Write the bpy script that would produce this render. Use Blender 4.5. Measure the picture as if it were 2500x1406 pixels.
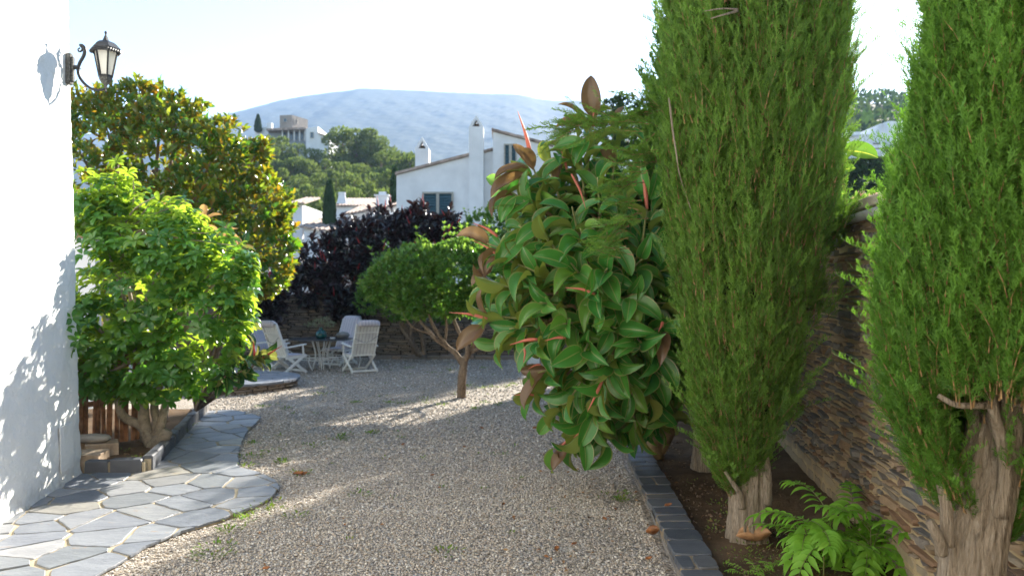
import bpy, math, random
import numpy as np
from math import radians as R, sin, cos, pi

for o in list(bpy.data.objects):
    bpy.data.objects.remove(o)
scene = bpy.context.scene
COL = scene.collection

# ------------------------------------------------------------------ camera, sky, sun, exposure
H, F, CX, HZ = 2.05, 1944.0, 1250.0, 690.0        # eye height, focal length in photo pixels, principal column, horizon row
cam = bpy.data.cameras.new('camera')
cam.sensor_width = 36.0
cam.lens = F / 2500 * 36
cam.shift_y = -13 / 2500
cam.clip_start = 0.1
cam.clip_end = 9000
cam.dof.use_dof = True
cam.dof.focus_distance = 4.8
cam.dof.aperture_fstop = 2.8
camo = bpy.data.objects.new('camera', cam)
COL.objects.link(camo)
camo.location = (0, 0, H)
camo.rotation_euler = (R(90), 0, 0)
scene.camera = camo

SUN_EL, SUN_AZ = 25.0, 27.0                        # azimuth from +Y towards +X
world = bpy.data.worlds.new("World")
scene.world = world
world.use_nodes = True
wn = world.node_tree
sky = wn.nodes.new('ShaderNodeTexSky')
sky.sky_type = 'NISHITA'
sky.sun_disc = False
sky.sun_elevation = R(SUN_EL)
sky.sun_rotation = R(SUN_AZ)
sky.air_density = 1.0
sky.dust_density = 0.25
sky.ozone_density = 2.0
bg = wn.nodes['Background']
wn.links.new(sky.outputs[0], bg.inputs[0])
bg.inputs[1].default_value = 0.072
sl = bpy.data.lights.new('sun', 'SUN')
sl.energy = 5.0
sl.angle = R(0.55)
sl.color = (1.0, 0.93, 0.82)
so = bpy.data.objects.new('sun', sl)
COL.objects.link(so)
so.rotation_euler = (R(90 - SUN_EL), 0, R(180 - SUN_AZ))
so.location = (10, 20, 15)

scene.view_settings.view_transform = 'Standard'
scene.view_settings.look = 'None'
scene.view_settings.exposure = 2.22
scene.view_settings.gamma = 1.0
scene.cycles.max_bounces = 9
scene.cycles.diffuse_bounces = 5
scene.cycles.glossy_bounces = 3
scene.cycles.transmission_bounces = 6
scene.cycles.volume_bounces = 1
scene.cycles.transparent_max_bounces = 8
scene.cycles.sample_clamp_indirect = 6.0
scene.cycles.use_denoising = True

HAZE = 0.00023
rng = np.random.default_rng(7)
random.seed(7)


def W(px, py, Y):
    return np.array([(px - CX) * Y / F, Y, H - (py - HZ) * Y / F])


def G(px, py, z=0.0):
    Y = (H - z) * F / (py - HZ)
    return np.array([(px - CX) * Y / F, Y, z])


# ------------------------------------------------------------------ object helpers
ORIG = {}


def tag(o, label=None, cat=None, group=None, kind=None):
    if label: o['label'] = label
    if cat: o['category'] = cat
    if group: o['group'] = group
    if kind: o['kind'] = kind
    return o


def thing(name, label, cat, loc=(0, 0, 0), group=None, rz=0.0):
    o = bpy.data.objects.new(name, None)
    o.empty_display_size = 0.2
    COL.objects.link(o)
    o.location = loc
    o.rotation_euler = (0, 0, rz)
    ORIG[o] = np.array(loc, float)
    return tag(o, label, cat, group)


def link(name, me, parent=None):
    o = bpy.data.objects.new(name, me)
    COL.objects.link(o)
    if parent is not None:
        o.parent = parent
    return o


def dup(root, loc, rz=0.0, scale=1.0, label=None):
    r = root.copy()
    COL.objects.link(r)
    r.location = loc
    r.rotation_euler = (0, 0, rz)
    r.scale = (scale,) * 3 if not isinstance(scale, tuple) else scale
    if label: r['label'] = label
    for ch in list(root.children):
        c = ch.copy()
        COL.objects.link(c)
        c.parent = r
        for g in list(ch.children):
            d = g.copy()
            COL.objects.link(d)
            d.parent = c
    return r


def mesh_np(name, V, Fc, mats, parent=None, world=True, mi=None, uv=None, rnd=None, smooth=False):
    """one mesh object from arrays; vertices given in world space are moved into the parent's space"""
    V = np.asarray(V, float)
    Fc = np.asarray(Fc, np.int32)
    p, off = parent, np.zeros(3)
    while p is not None and world:
        if p in ORIG: off = off + ORIG[p]
        p = p.parent
    V = V - off
    me = bpy.data.meshes.new(name)
    n, k = Fc.shape
    me.vertices.add(len(V))
    me.vertices.foreach_set('co', np.ascontiguousarray(V, np.float32).ravel())
    me.loops.add(n * k)
    me.loops.foreach_set('vertex_index', np.ascontiguousarray(Fc).ravel())
    me.polygons.add(n)
    me.polygons.foreach_set('loop_start', np.arange(0, n * k, k, dtype=np.int32))
    if mi is not None:
        me.polygons.foreach_set('material_index', np.asarray(mi, np.int32))
    if smooth:
        me.polygons.foreach_set('use_smooth', np.ones(n, bool))
    if uv is not None:
        l = me.uv_layers.new(name='UVMap')
        l.data.foreach_set('uv', np.ascontiguousarray(uv, np.float32)[Fc.ravel()].ravel())
    if rnd is not None:
        a = me.attributes.new('rnd', 'FLOAT', 'POINT')
        a.data.foreach_set('value', np.ascontiguousarray(rnd, np.float32))
    me.update(calc_edges=True)
    for m in (mats if isinstance(mats, (list, tuple)) else [mats]):
        me.materials.append(m)
    return link(name, me, parent)


class MB:
    """collects boxes, bars, tubes and polygons; build() links them as one mesh object"""
    def __init__(s):
        s.v, s.f, s.r = [], [], []

    def add(s, v, f, r=None):
        b = len(s.v)
        s.v += [tuple(map(float, p)) for p in v]
        s.f += [tuple(b + i for i in q) for q in f]
        s.r += [random.random() if r is None else r] * len(v)

    def box(s, c, size, rz=0.0, rx=0.0, r=None, taper=1.0):
        x, y, z = (q / 2 for q in size)
        P = []
        for k in (-1, 1):
            t = taper if k > 0 else 1.0
            for (a, b) in ((-1, -1), (1, -1), (1, 1), (-1, 1)):
                P.append((a * x * t, b * y * t, k * z))
        out = []
        for p in P:
            yy, zz = p[1] * cos(rx) - p[2] * sin(rx), p[1] * sin(rx) + p[2] * cos(rx)
            xx, y2 = p[0] * cos(rz) - yy * sin(rz), p[0] * sin(rz) + yy * cos(rz)
            out.append((c[0] + xx, c[1] + y2, c[2] + zz))
        s.add(out, [(3, 2, 1, 0), (4, 5, 6, 7), (0, 1, 5, 4), (1, 2, 6, 5), (2, 3, 7, 6), (3, 0, 4, 7)], r)

    def bar(s, a, b, w, h, up=(0, 0, 1), r=None):
        a, b, up = np.array(a, float), np.array(b, float), np.array(up, float)
        d = (b - a) / np.linalg.norm(b - a)
        x = np.cross(d, up)
        if np.linalg.norm(x) < 1e-4: x = np.cross(d, (1, 0, 0))
        x = x / np.linalg.norm(x)
        z = np.cross(x, d)
        q = [a - x * w / 2 - z * h / 2, a + x * w / 2 - z * h / 2, a + x * w / 2 + z * h / 2, a - x * w / 2 + z * h / 2]
        q += [p + (b - a) for p in q]
        s.add(q, [(0, 1, 2, 3), (7, 6, 5, 4), (4, 5, 1, 0), (5, 6, 2, 1), (6, 7, 3, 2), (7, 4, 0, 3)], r)

    def tube(s, path, rad, seg=8, r=None, flute=None, cap=True):
        P = np.array(path, float)
        n = len(P)
        rad = np.full(n, rad, float) if np.isscalar(rad) else np.array(rad, float)
        T = np.gradient(P, axis=0)
        T /= np.linalg.norm(T, axis=1)[:, None] + 1e-9
        ref = np.array((0.31, 0.95, 0.02)) if abs(T[0][2]) > .6 else np.array((0, 0, 1.))
        u = np.cross(T[0], ref); u /= np.linalg.norm(u)
        vs = []
        for i in range(n):
            u = u - T[i] * np.dot(u, T[i]); u /= np.linalg.norm(u) + 1e-9
            w = np.cross(T[i], u)
            for j in range(seg):
                a = 2 * pi * j / seg
                rr = rad[i] * (flute(a, i / (n - 1.0)) if flute else 1.0)
                vs.append(P[i] + rr * (cos(a) * u + sin(a) * w))
        fs = [(i * seg + j, i * seg + (j + 1) % seg, (i + 1) * seg + (j + 1) % seg, (i + 1) * seg + j) for i in range(n - 1) for j in range(seg)]
        if cap:
            fs.append(tuple(range(seg))[::-1])
            fs.append(tuple((n - 1) * seg + j for j in range(seg)))
        s.add(vs, fs, r)

    def lathe(s, prof, c=(0, 0, 0), seg=24, r=None, rot=0.0):
        vs, fs = [], []
        for (rr, z) in prof:
            for j in range(seg):
                a = 2 * pi * j / seg + rot
                vs.append((c[0] + rr * cos(a), c[1] + rr * sin(a), c[2] + z))
        for i in range(len(prof) - 1):
            for j in range(seg):
                fs.append((i * seg + j, i * seg + (j + 1) % seg, (i + 1) * seg + (j + 1) % seg, (i + 1) * seg + j))
        fs.append(tuple(range(seg))[::-1])
        fs.append(tuple((len(prof) - 1) * seg + j for j in range(seg)))
        s.add(vs, fs, r)

    def prism(s, poly, z0, z1, r=None):
        n = len(poly)
        z0 = [z0] * n if np.isscalar(z0) else z0
        z1 = [z1] * n if np.isscalar(z1) else z1
        v = [(p[0], p[1], z) for p, z in zip(poly, z0)] + [(p[0], p[1], z) for p, z in zip(poly, z1)]
        s.add(v, [tuple(range(n))[::-1], tuple(range(n, 2 * n))] + [(i, (i + 1) % n, n + (i + 1) % n, n + i) for i in range(n)], r)

    def extrude(s, pts, d, r=None):
        """planar 3D outline pushed along the vector d"""
        n = len(pts)
        d = np.array(d, float)
        v = [np.array(p, float) for p in pts]
        v += [p + d for p in v]
        s.add(v, [tuple(range(n))[::-1], tuple(range(n, 2 * n))] + [(i, (i + 1) % n, n + (i + 1) % n, n + i) for i in range(n)], r)

    def build(s, name, mat, parent=None, world=True, smooth=False, bevel=0.0):
        off = np.zeros(3)
        p = parent
        while p is not None and world:
            if p in ORIG: off = off + ORIG[p]
            p = p.parent
        me = bpy.data.meshes.new(name)
        me.from_pydata([tuple(np.array(q) - off) for q in s.v], [], s.f)
        a = me.attributes.new('rnd', 'FLOAT', 'POINT')
        a.data.foreach_set('value', np.array(s.r, np.float32))
        me.update()
        if smooth:
            me.polygons.foreach_set('use_smooth', np.ones(len(me.polygons), bool))
        for m in (mat if isinstance(mat, (list, tuple)) else [mat]):
            me.materials.append(m)
        o = link(name, me, parent)
        if bevel:
            b = o.modifiers.new('bevel', 'BEVEL')
            b.width = bevel
            b.segments = 2
            b.limit_method = 'ANGLE'
        return o


def spline(pts, n=24):
    P = np.array(pts, float)
    if len(P) == 2:
        t = np.linspace(0, 1, n)[:, None]
        return P[0] * (1 - t) + P[1] * t
    Q = np.vstack([2 * P[0] - P[1], P, 2 * P[-1] - P[-2]])
    out = []
    m = len(P) - 1
    for t in np.linspace(0, m - 1e-6, n):
        i = int(t); f = t - i
        a, b, c, d = Q[i], Q[i + 1], Q[i + 2], Q[i + 3]
        out.append(0.5 * (2 * b + (c - a) * f + (2 * a - 5 * b + 4 * c - d) * f * f + (3 * b - a - 3 * c + d) * f ** 3))
    return np.array(out)


def nrm(v):
    return v / (np.linalg.norm(v, axis=-1, keepdims=True) + 1e-9)


def wob(x, y=0.0, seed=0.0):
    """cheap smooth noise in about -1..1"""
    return (np.sin(x * 1.7 + seed * 3.1 + 1.3 * np.sin(y * 1.1 + seed)) + np.sin(x * 3.9 - y * 2.3 + seed * 7.7) * .6 + np.sin(y * 4.7 + x * 1.3 + seed * 1.7) * .5 + np.sin(x * 9.1 + y * 7.3 + seed) * .3) / 2.4


# ------------------------------------------------------------------ materials
class NT:
    def __init__(s, name):
        s.m = bpy.data.materials.new(name)
        s.m.use_nodes = True
        s.t = s.m.node_tree
        s.p = s.t.nodes['Principled BSDF']
        s.out = s.t.nodes['Material Output']

    def n(s, kind, **kw):
        nd = s.t.nodes.new('ShaderNode' + kind)
        for k, v in kw.items():
            if k.startswith('i_'):
                key = k[2:].replace('_', ' ')
                nd.inputs[key].default_value = v
            else:
                setattr(nd, k, v)
        return nd

    def l(s, a, b):
        s.t.links.new(a, b)
        return s

    def ramp(s, fac, stops, interp='LINEAR'):
        r = s.n('ValToRGB')
        r.color_ramp.interpolation = interp
        e = r.color_ramp.elements
        while len(e) < len(stops): e.new(0.5)
        for el, (p, c) in zip(e, stops):
            el.position = p
            el.color = (*c, 1) if len(c) == 3 else c
        s.l(fac, r.inputs[0])
        return r.outputs[0]

    def mix(s, fac, a, b, mode='MIX'):
        m = s.n('Mix', data_type='RGBA', blend_type=mode)
        for sock, val in ((m.inputs[0], fac), (m.inputs[6], a), (m.inputs[7], b)):
            if hasattr(val, 'links'): s.l(val, sock)
            elif np.isscalar(val): sock.default_value = val
            else: sock.default_value = (*val, 1)
        return m.outputs[2]

    def math(s, op, a, b=0.0, clamp=False):
        m = s.n('Math', operation=op)
        m.use_clamp = clamp
        for sock, val in ((m.inputs[0], a), (m.inputs[1], b)):
            if hasattr(val, 'links'): s.l(val, sock)
            else: sock.default_value = val
        return m.outputs[0]

    def coord(s, which='Object', scale=(1, 1, 1), rot=(0, 0, 0)):
        c = s.n('TexCoord')
        mp = s.n('Mapping')
        mp.inputs['Scale'].default_value = scale
        mp.inputs['Rotation'].default_value = rot
        s.l(c.outputs[which], mp.inputs[0])
        return mp.outputs[0]

    def noise(s, vec, scale, detail=4, rough=.55, dist=0.0):
        t = s.n('TexNoise')
        t.inputs['Scale'].default_value = scale
        t.inputs['Detail'].default_value = detail
        t.inputs['Roughness'].default_value = rough
        t.inputs['Distortion'].default_value = dist
        s.l(vec, t.inputs['Vector'])
        return t.outputs[0]

    def attr(s, name='rnd'):
        a = s.n('Attribute')
        a.attribute_name = name
        return a.outputs['Fac']

    def bump(s, h, strength=.4, dist=.02):
        b = s.n('Bump')
        b.inputs['Strength'].default_value = strength
        b.inputs['Distance'].default_value = dist
        s.l(h, b.inputs['Height'])
        s.l(b.outputs[0], s.p.inputs['Normal'])
        return b.outputs[0]

    def base(s, c, rough=.6, spec=.3):
        if hasattr(c, 'links'): s.l(c, s.p.inputs['Base Color'])
        else: s.p.inputs['Base Color'].default_value = (*c, 1)
        s.p.inputs['Roughness'].default_value = rough
        s.p.inputs['Specular IOR Level'].default_value = spec
        return s


def plain(name, c, rough=.6, spec=.3, var=.12, scale=9.0, bump=0.0, metal=0.0):
    t = NT(name)
    co = t.coord()
    nz = t.noise(co, scale, 5)
    lo = tuple(max(0, q * (1 - var * 1.6)) for q in c)
    hi = tuple(min(1, q * (1 + var)) for q in c)
    t.base(t.ramp(nz, [(.3, lo), (.7, hi)]), rough, spec)
    t.p.inputs['Metallic'].default_value = metal
    if bump:
        t.bump(t.noise(co, scale * 5, 5), bump, .01)
    return t.m


def leafmat(name, cols, under, trans=.35, rough=.35, spec=.5, tcol=1.25, midrib=None, margin=None, young=None, bumpy=0.0, tint=None):
    """leaf: upper and under side colours, seeded per leaf, part diffuse and part translucent"""
    t = NT(name)
    r = t.attr()
    fr = t.math('FRACT', r)
    n = len(cols)
    c = t.ramp(fr, [(i / max(1, n - 1), q) for i, q in enumerate(cols)])
    un = under if isinstance(under[0], (tuple, list)) else [under, under]
    cu = t.ramp(t.math('FRACT', t.math('MULTIPLY', r, 7.31)), [(i / (len(un) - 1.0), q) for i, q in enumerate(un)])
    geo = t.n('NewGeometry')
    if midrib or margin:
        u = t.n('UVMap')
        sp = t.n('SeparateXYZ')
        t.l(u.outputs[0], sp.inputs[0])
        d = t.math('ABSOLUTE', t.math('SUBTRACT', sp.outputs[0], .5))
        if midrib:
            f = t.math('LESS_THAN', d, .03)
            c = t.mix(f, c, midrib)
            cu = t.mix(t.math('LESS_THAN', d, .05), cu, tuple(min(1, 1.5 * q) for q in under) if not isinstance(under[0], (tuple, list)) else midrib)
        if margin:
            f2 = t.math('GREATER_THAN', d, .452)
            c = t.mix(f2, c, margin)
        if bumpy:
            wv = t.n('TexWave', wave_type='BANDS', bands_direction='Y')
            wv.inputs['Scale'].default_value = 6.0
            wv.inputs['Distortion'].default_value = 1.2
            t.l(u.outputs[0], wv.inputs[0])
            t.bump(wv.outputs[0], bumpy, .004)
    if young:
        y = t.math('GREATER_THAN', r, 1.0)
        c = t.mix(y, c, young)
        cu = t.mix(y, cu, young)
    col = t.mix(geo.outputs['Backfacing'], c, cu)
    if bumpy:                      # scorched spots and dust on old leaves
        ns = t.noise(t.coord('Object'), 17.0, 5, .6)
        col = t.mix(t.ramp(ns, [(.70, (0, 0, 0)), (.74, (.7, .7, .7))]), col, (.20, .13, .06))
        col = t.mix(t.math('MULTIPLY', t.noise(t.coord('Object'), 5.0, 3), .05), col, (.24, .25, .17))
    t.base(col, rough, spec)
    tr = t.n('BsdfTranslucent')
    tc = t.mix(1.0, col, tint if tint else (tcol, tcol, tcol * .6), 'MULTIPLY')
    t.l(tc, tr.inputs[0])
    ms = t.n('MixShader')
    ms.inputs[0].default_value = trans
    t.l(t.p.outputs[0], ms.inputs[1])
    t.l(tr.outputs[0], ms.inputs[2])
    t.l(ms.outputs[0], t.out.inputs[0])
    return t.m


def m_plaster(name='white_plaster', c=(.8, .8, .78), bump=.55, scale=1.0):
    t = NT(name)
    co = t.coord('Object')
    st = t.noise(co, 1.3 * scale, 6, .6)
    sp = t.noise(co, 38 * scale, 3, .6)
    col = t.ramp(st, [(.25, tuple(q * .93 for q in c)), (.6, c)])
    col = t.mix(t.math('GREATER_THAN', sp, .70), col, tuple(q * .72 for q in c))
    if name == 'white_plaster':      # splash dirt along the foot of the wall
        sz = t.n('SeparateXYZ'); t.l(co, sz.inputs[0])
        ft = t.math('SUBTRACT', 1.0, t.math('MULTIPLY', sz.outputs[2], 2.4), True)
        ft = t.math('MULTIPLY', t.math('MULTIPLY', ft, ft), t.ramp(t.noise(co, 9, 6, .65), [(.35, (.1, .1, .1)), (.7, (1, 1, 1))]), True)
        col = t.mix(t.math('MULTIPLY', ft, .8), col, (.36, .31, .23))
        dr = t.noise(t.coord('Object', (5, 5, .35)), 1.6, 5, .6)
        col = t.mix(t.ramp(dr, [(.56, (0, 0, 0)), (.75, (.16, .16, .16))]), col, (.52, .50, .45))
    t.base(col, .9, .15)
    h = t.math('ADD', t.noise(co, 24 * scale, 6, .62), t.math('MULTIPLY', t.noise(co, 5 * scale, 3), 1.2))
    t.bump(h, bump, .03)
    return t.m


def m_bark(name, a, b, sc=(16, 16, 1.8), bump=.9):
    t = NT(name)
    co = t.coord('Object', sc)
    n1 = t.noise(co, 1.6, 8, .65, 1.2)
    n2 = t.noise(t.coord('Object'), 3.0, 4)
    col = t.ramp(n1, [(.3, tuple(q * .35 for q in a)), (.45, a), (.7, b)])
    col = t.mix(t.math('MULTIPLY', n2, .5), col, tuple(q * .6 for q in a))
    n3 = t.noise(t.coord('Object', (sc[0] * 2.2, sc[1] * 2.2, sc[2] * 5)), 1.5, 5, .7)
    col = t.mix(.5, col, t.ramp(n3, [(.3, (.25, .25, .25)), (.7, (.78, .76, .74))]), 'OVERLAY')
    t.base(col, .9, .1)
    t.bump(t.math('ADD', n1, t.math('MULTIPLY', n3, .7)), bump, .03)
    return t.m


def m_stone(name, cols, sc=7.0, bump=.6, rough=.75, grain=(1, 1, 1), spec=.3):
    """split stone, one shade per stone from its seed"""
    t = NT(name)
    co = t.coord('Object', grain)
    c = t.ramp(t.attr(), cols)
    n1 = t.noise(co, sc, 7, .65, .4)
    n2 = t.noise(co, sc * 6, 4, .6)
    c = t.mix(.55, c, t.ramp(n1, [(.3, (.35, .35, .37)), (.7, (.75, .73, .7))]), 'OVERLAY')
    c = t.mix(t.math('GREATER_THAN', n1, .66), c, t.mix(.5, c, (.24, .14, .06)))
    t.base(c, rough, spec)
    t.bump(t.math('ADD', n1, t.math('MULTIPLY', n2, .5)), bump, .02)
    return t.m


def m_mortar(name, c=(.36, .29, .18), sc=5.0, bump=.5):
    t = NT(name)
    co = t.coord('Object')
    n1 = t.noise(co, sc, 6, .6)
    t.base(t.ramp(n1, [(.25, tuple(q * .55 for q in c)), (.7, tuple(q * 1.12 for q in c))]), .95, .1)
    t.bump(t.noise(co, sc * 12, 5, .65), bump, .015)
    return t.m


GRAVEL_RAMP = [(0.0, (.19, .175, .16)), (.10, (.28, .255, .225)), (.25, (.40, .35, .285)), (.42, (.49, .435, .365)), (.55, (.35, .33, .31)),
               (.68, (.55, .505, .44)), (.80, (.40, .32, .24)), (.90, (.53, .48, .41)), (1.0, (.70, .67, .61))]


def m_gravel_ground():
    t = NT('gravel_ground')
    co = t.coord('Object')
    v = t.n('TexVoronoi', feature='F1')
    v.inputs['Scale'].default_value = 42
    t.l(co, v.inputs['Vector'])
    sp = t.n('SeparateColor')
    t.l(v.outputs['Color'], sp.inputs[0])
    c = t.ramp(sp.outputs[0], GRAVEL_RAMP)
    dk = t.ramp(v.outputs['Distance'], [(.35, (1, 1, 1)), (.75, (.45, .42, .4))])
    c = t.mix(1.0, c, dk, 'MULTIPLY')
    big = t.noise(co, .8, 4)
    c = t.mix(t.math('MULTIPLY', big, .35), c, (.34, .28, .2))
    t.base(c, .85, .2)
    t.bump(t.math('SUBTRACT', 1.0, v.outputs['Distance']), .9, .02)
    return t.m


def m_soil(name='soil', c=(.13, .085, .05)):
    t = NT(name)
    co = t.coord('Object')
    n1 = t.noise(co, 2.2, 8, .65)
    t.base(t.ramp(n1, [(.3, tuple(q * .5 for q in c)), (.55, c), (.8, tuple(q * 1.8 for q in c))]), .95, .1)
    t.bump(t.noise(co, 30, 6, .7), .8, .03)
    return t.m


def attr_mat(name, stops, rough=.7, spec=.3, bump=0, scale=60):
    t = NT(name)
    t.base(t.ramp(t.attr(), stops), rough, spec)
    if bump: t.bump(t.noise(t.coord(), scale, 4), bump, .004)
    return t.m


M = {}
M['plaster'] = m_plaster()
M['white'] = plain('white_paint', (.78, .78, .76), .6, .3, .05)
M['far_white'] = plain('white_render', (.74, .74, .74), .85, .15, .09, .9)
M['gravel'] = m_gravel_ground()
M['pebble'] = attr_mat('pebble', GRAVEL_RAMP, .8, .25)
M['soil'] = m_soil()
SLATE = [(0.0, (.11, .125, .15)), (.25, (.20, .215, .235)), (.5, (.14, .155, .17)), (.7, (.26, .265, .27)), (.85, (.16, .175, .20)), (1.0, (.25, .24, .21))]
M['slate'] = m_stone('flagstone_slate', SLATE, 3.2, .5, .48, (1, 2.5, 1), .5)
M['kerb_slate'] = m_stone('kerb_slate', [(0.0, (.05, .058, .072)), (.4, (.085, .092, .105)), (.6, (.13, .122, .11)), (.8, (.10, .10, .10)), (1.0, (.075, .085, .105))], 4.0, .5, .55, (1, 2, 1), .4)
M['path_mortar'] = m_mortar('path_mortar', (.42, .35, .24), 3.0, .3)
M['mortar'] = m_mortar('wall_mortar', (.44, .34, .20), 4.0, .6)
M['dark_mortar'] = m_mortar('dark_mortar', (.07, .055, .04), 4.0, .4)
M['schist'] = m_stone('schist_stone', [(0.0, (.085, .085, .085)), (.2, (.20, .165, .12)), (.4, (.12, .115, .108)), (.58, (.27, .20, .125)), (.75, (.20, .12, .07)), (.88, (.115, .118, .122)), (1.0, (.25, .205, .145))], 6.0, .8, .8, (1, 1, 2.2))
M['slate_course'] = m_stone('slate_course', [(0.0, (.16, .13, .10)), (.3, (.25, .195, .14)), (.6, (.19, .165, .14)), (.8, (.33, .23, .15)), (1.0, (.14, .12, .105))], 6.0, .6, .85, (1, 1, 3))
M['cypress_bark'] = m_bark('cypress_bark', (.33, .27, .205), (.52, .455, .375), (34, 34, 2.2), 1.0)
M['bark'] = m_bark('brown_bark', (.20, .145, .10), (.30, .235, .17), (10, 10, 4), .6)
M['pale_bark'] = m_bark('pale_bark', (.26, .22, .17), (.36, .32, .26), (7, 7, 5), .4)
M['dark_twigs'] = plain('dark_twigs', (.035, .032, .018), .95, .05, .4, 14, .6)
M['iron'] = plain('black_iron', (.018, .02, .023), .45, .4, .3, 20, .2)
M['old_iron'] = plain('worn_iron', (.12, .12, .11), .8, .2, .5, 60, .5)
M['terracotta'] = plain('terracotta', (.36, .22, .14), .85, .2, .3, 8, .4)
M['wood'] = plain('weathered_wood', (.30, .155, .085), .85, .15, .4, 9, .3)
M['shutter'] = plain('blue_green_shutter', (.035, .09, .12), .6, .3, .15)
M['stone_frame'] = plain('window_frame_stone', (.38, .36, .31), .8, .2, .1)
M['window'] = plain('dark_window_glass', (.05, .08, .12), .15, .6, .2)
M['tile'] = plain('roof_tile', (.40, .31, .255), .9, .15, .35, 3, .3)
M['platform_slate'] = m_stone('platform_slate', [(0, (.12, .14, .17)), (1, (.19, .20, .22))], 3, .5, .55, (1, 2, 1), .4)
M['teal'] = None

# ------------------------------------------------------------------ foliage tools
def leaf_tpl(width=.42, nl=6, nw=1, arch=.12, fold=.10, tip=1.0, base=.6, petiole=0.0, wide_at=.45):
    """unit leaf along +Y, upper face +Z; returns vertices, quads, uv"""
    ts = np.linspace(0, 1, nl + 1)
    us = np.linspace(-1, 1, 2 * nw + 1)
    V, UV = [], []
    for t in ts:
        # outline: rises to wide_at, falls to a pointed tip
        if t < wide_at: w = math.sin(pi / 2 * (t / wide_at)) ** base
        else: w = max(0.0, cos(pi / 2 * ((t - wide_at) / (1 - wide_at)))) ** (.75 * tip) * (1 if tip > .8 or t < .93 else .75)
        w = max(w, .02) * width / 2
        y = petiole + t * (1 - petiole)
        for u in us:
            V.append((u * w, y, -arch * 4 * (t - .5) ** 2 * (1 if t > .5 else .35) + fold * abs(u) ** 1.5 * w * 2 + (.02 * sin(t * 9) * abs(u) if nw > 1 else 0)))
            UV.append((.5 + .5 * u, t))
    k = len(us)
    Q = [(i * k + j, i * k + j + 1, (i + 1) * k + j + 1, (i + 1) * k + j) for i in range(nl) for j in range(k - 1)]
    return np.array(V), np.array(Q), np.array(UV)


def frames(d, n):
    """rotation matrices with columns x, y=d, z close to n"""
    y = nrm(d)
    x = np.cross(y, n)
    bad = np.linalg.norm(x, axis=1) < 1e-3
    if bad.any(): x[bad] = np.cross(y[bad], np.array((1.0, .2, .1)))
    x = nrm(x)
    z = np.cross(x, y)
    return np.stack([x, y, z], axis=2)


def scatter(T, pos, Rm, s, rnd):
    V, Q, UV = T
    n, m = len(pos), len(V)
    s = np.asarray(s, float)
    s = s[:, None, None] if s.ndim == 1 else s[:, None, :]
    P = np.einsum('nij,nmj->nmi', Rm, V[None] * s) + pos[:, None, :]
    Fq = (Q[None] + (np.arange(n) * m)[:, None, None]).reshape(-1, Q.shape[1])
    return P.reshape(-1, 3), Fq, np.tile(UV, (n, 1)), np.repeat(rnd, m)


def join(parts):
    V, Fq, U, Rn, b = [], [], [], [], 0
    for (v, f, u, r) in parts:
        V.append(v); Fq.append(f + b); U.append(u); Rn.append(r)
        b += len(v)
    return np.vstack(V), np.vstack(Fq), np.vstack(U), np.concatenate(Rn)


def sphere_dirs(n):
    v = rng.normal(size=(n, 3))
    return nrm(v)


def blob_points(blobs, n, shell=.3, dz=1.0, keep_bottom=1.0):
    """points through the outer layers of a union of ellipsoids given as (px, py, Y, radius in px[, depth factor])"""
    C = np.array([W(b[0], b[1], b[2]) for b in blobs])
    r = np.array([b[3] * b[2] / F for b in blobs])
    dep = np.array([b[4] if len(b) > 4 else 1.0 for b in blobs])
    rad = np.stack([r, r * dep, r * dz], 1)
    pr = r ** 2 / (r ** 2).sum()
    P, N = [], []
    tot = 0
    while tot < n:
        k = rng.choice(len(blobs), n, p=pr)
        d = sphere_dirs(n)
        q = 1 - shell * rng.random(n) ** 1.4
        wobble = 1 + .10 * np.sin(d[:, 0] * 7 + k) * np.sin(d[:, 2] * 6 + 2 * k) + .06 * np.sin(d[:, 1] * 13 + k)
        p = C[k] + d * rad[k] * (q * wobble)[:, None]
        inside = np.zeros(n, bool)
        for j in range(len(blobs)):
            e = (((p - C[j]) / rad[j]) ** 2).sum(1)
            inside |= (e < (1 - shell) ** 2 * .9) & (k != j)
        ok = ~inside
        if keep_bottom < 1: ok &= (d[:, 2] > -.3) | (rng.random(n) < keep_bottom)
        P.append(p[ok]); N.append(nrm(d / rad[k])[ok])
        tot += ok.sum()
    return np.vstack(P)[:n], np.vstack(N)[:n]


def cluster(pos, axis, k, ang=(50, 80), droop=.1, size=(.15, .2), stagger=.3, seg_len=0.0, jitter=.2):
    """k leaves round each twig tip: positions, directions, upper-side normals, sizes"""
    n = len(pos)
    axis = nrm(axis)
    u = nrm(np.cross(axis, sphere_dirs(n)))
    w = np.cross(axis, u)
    ph = rng.random(n) * 6.28
    P, D, N, S, ID = [], [], [], [], []
    for i in range(k):
        a = ph + i * 2.399 + rng.normal(size=n) * jitter
        th = np.radians(rng.uniform(ang[0], ang[1], n)) * (1 - stagger * (i / k))
        d = axis * np.cos(th)[:, None] + (u * np.cos(a)[:, None] + w * np.sin(a)[:, None]) * np.sin(th)[:, None]
        d[:, 2] -= droop * (.5 + rng.random(n))
        d = nrm(d)
        nn = axis - d * (axis * d).sum(1)[:, None]
        P.append(pos - axis * (seg_len * (1 - i / max(1, k - 1))))
        D.append(d); N.append(nrm(nn + sphere_dirs(n) * .15)); S.append(rng.uniform(size[0], size[1], n)); ID.append(np.arange(n))
    return np.vstack(P), np.vstack(D), np.vstack(N), np.concatenate(S), np.concatenate(ID)


def twigs(mb, root, tips, r0, r1, sag=.0, seg=5, n=7):
    for t in tips:
        mid = (np.array(root) * .45 + np.array(t) * .55) + np.array((random.uniform(-.1, .1), random.uniform(-.1, .1), sag))
        pts = spline([root, mid, t], n)
        mb.tube(pts, np.linspace(r0, r1, n), seg)


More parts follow.
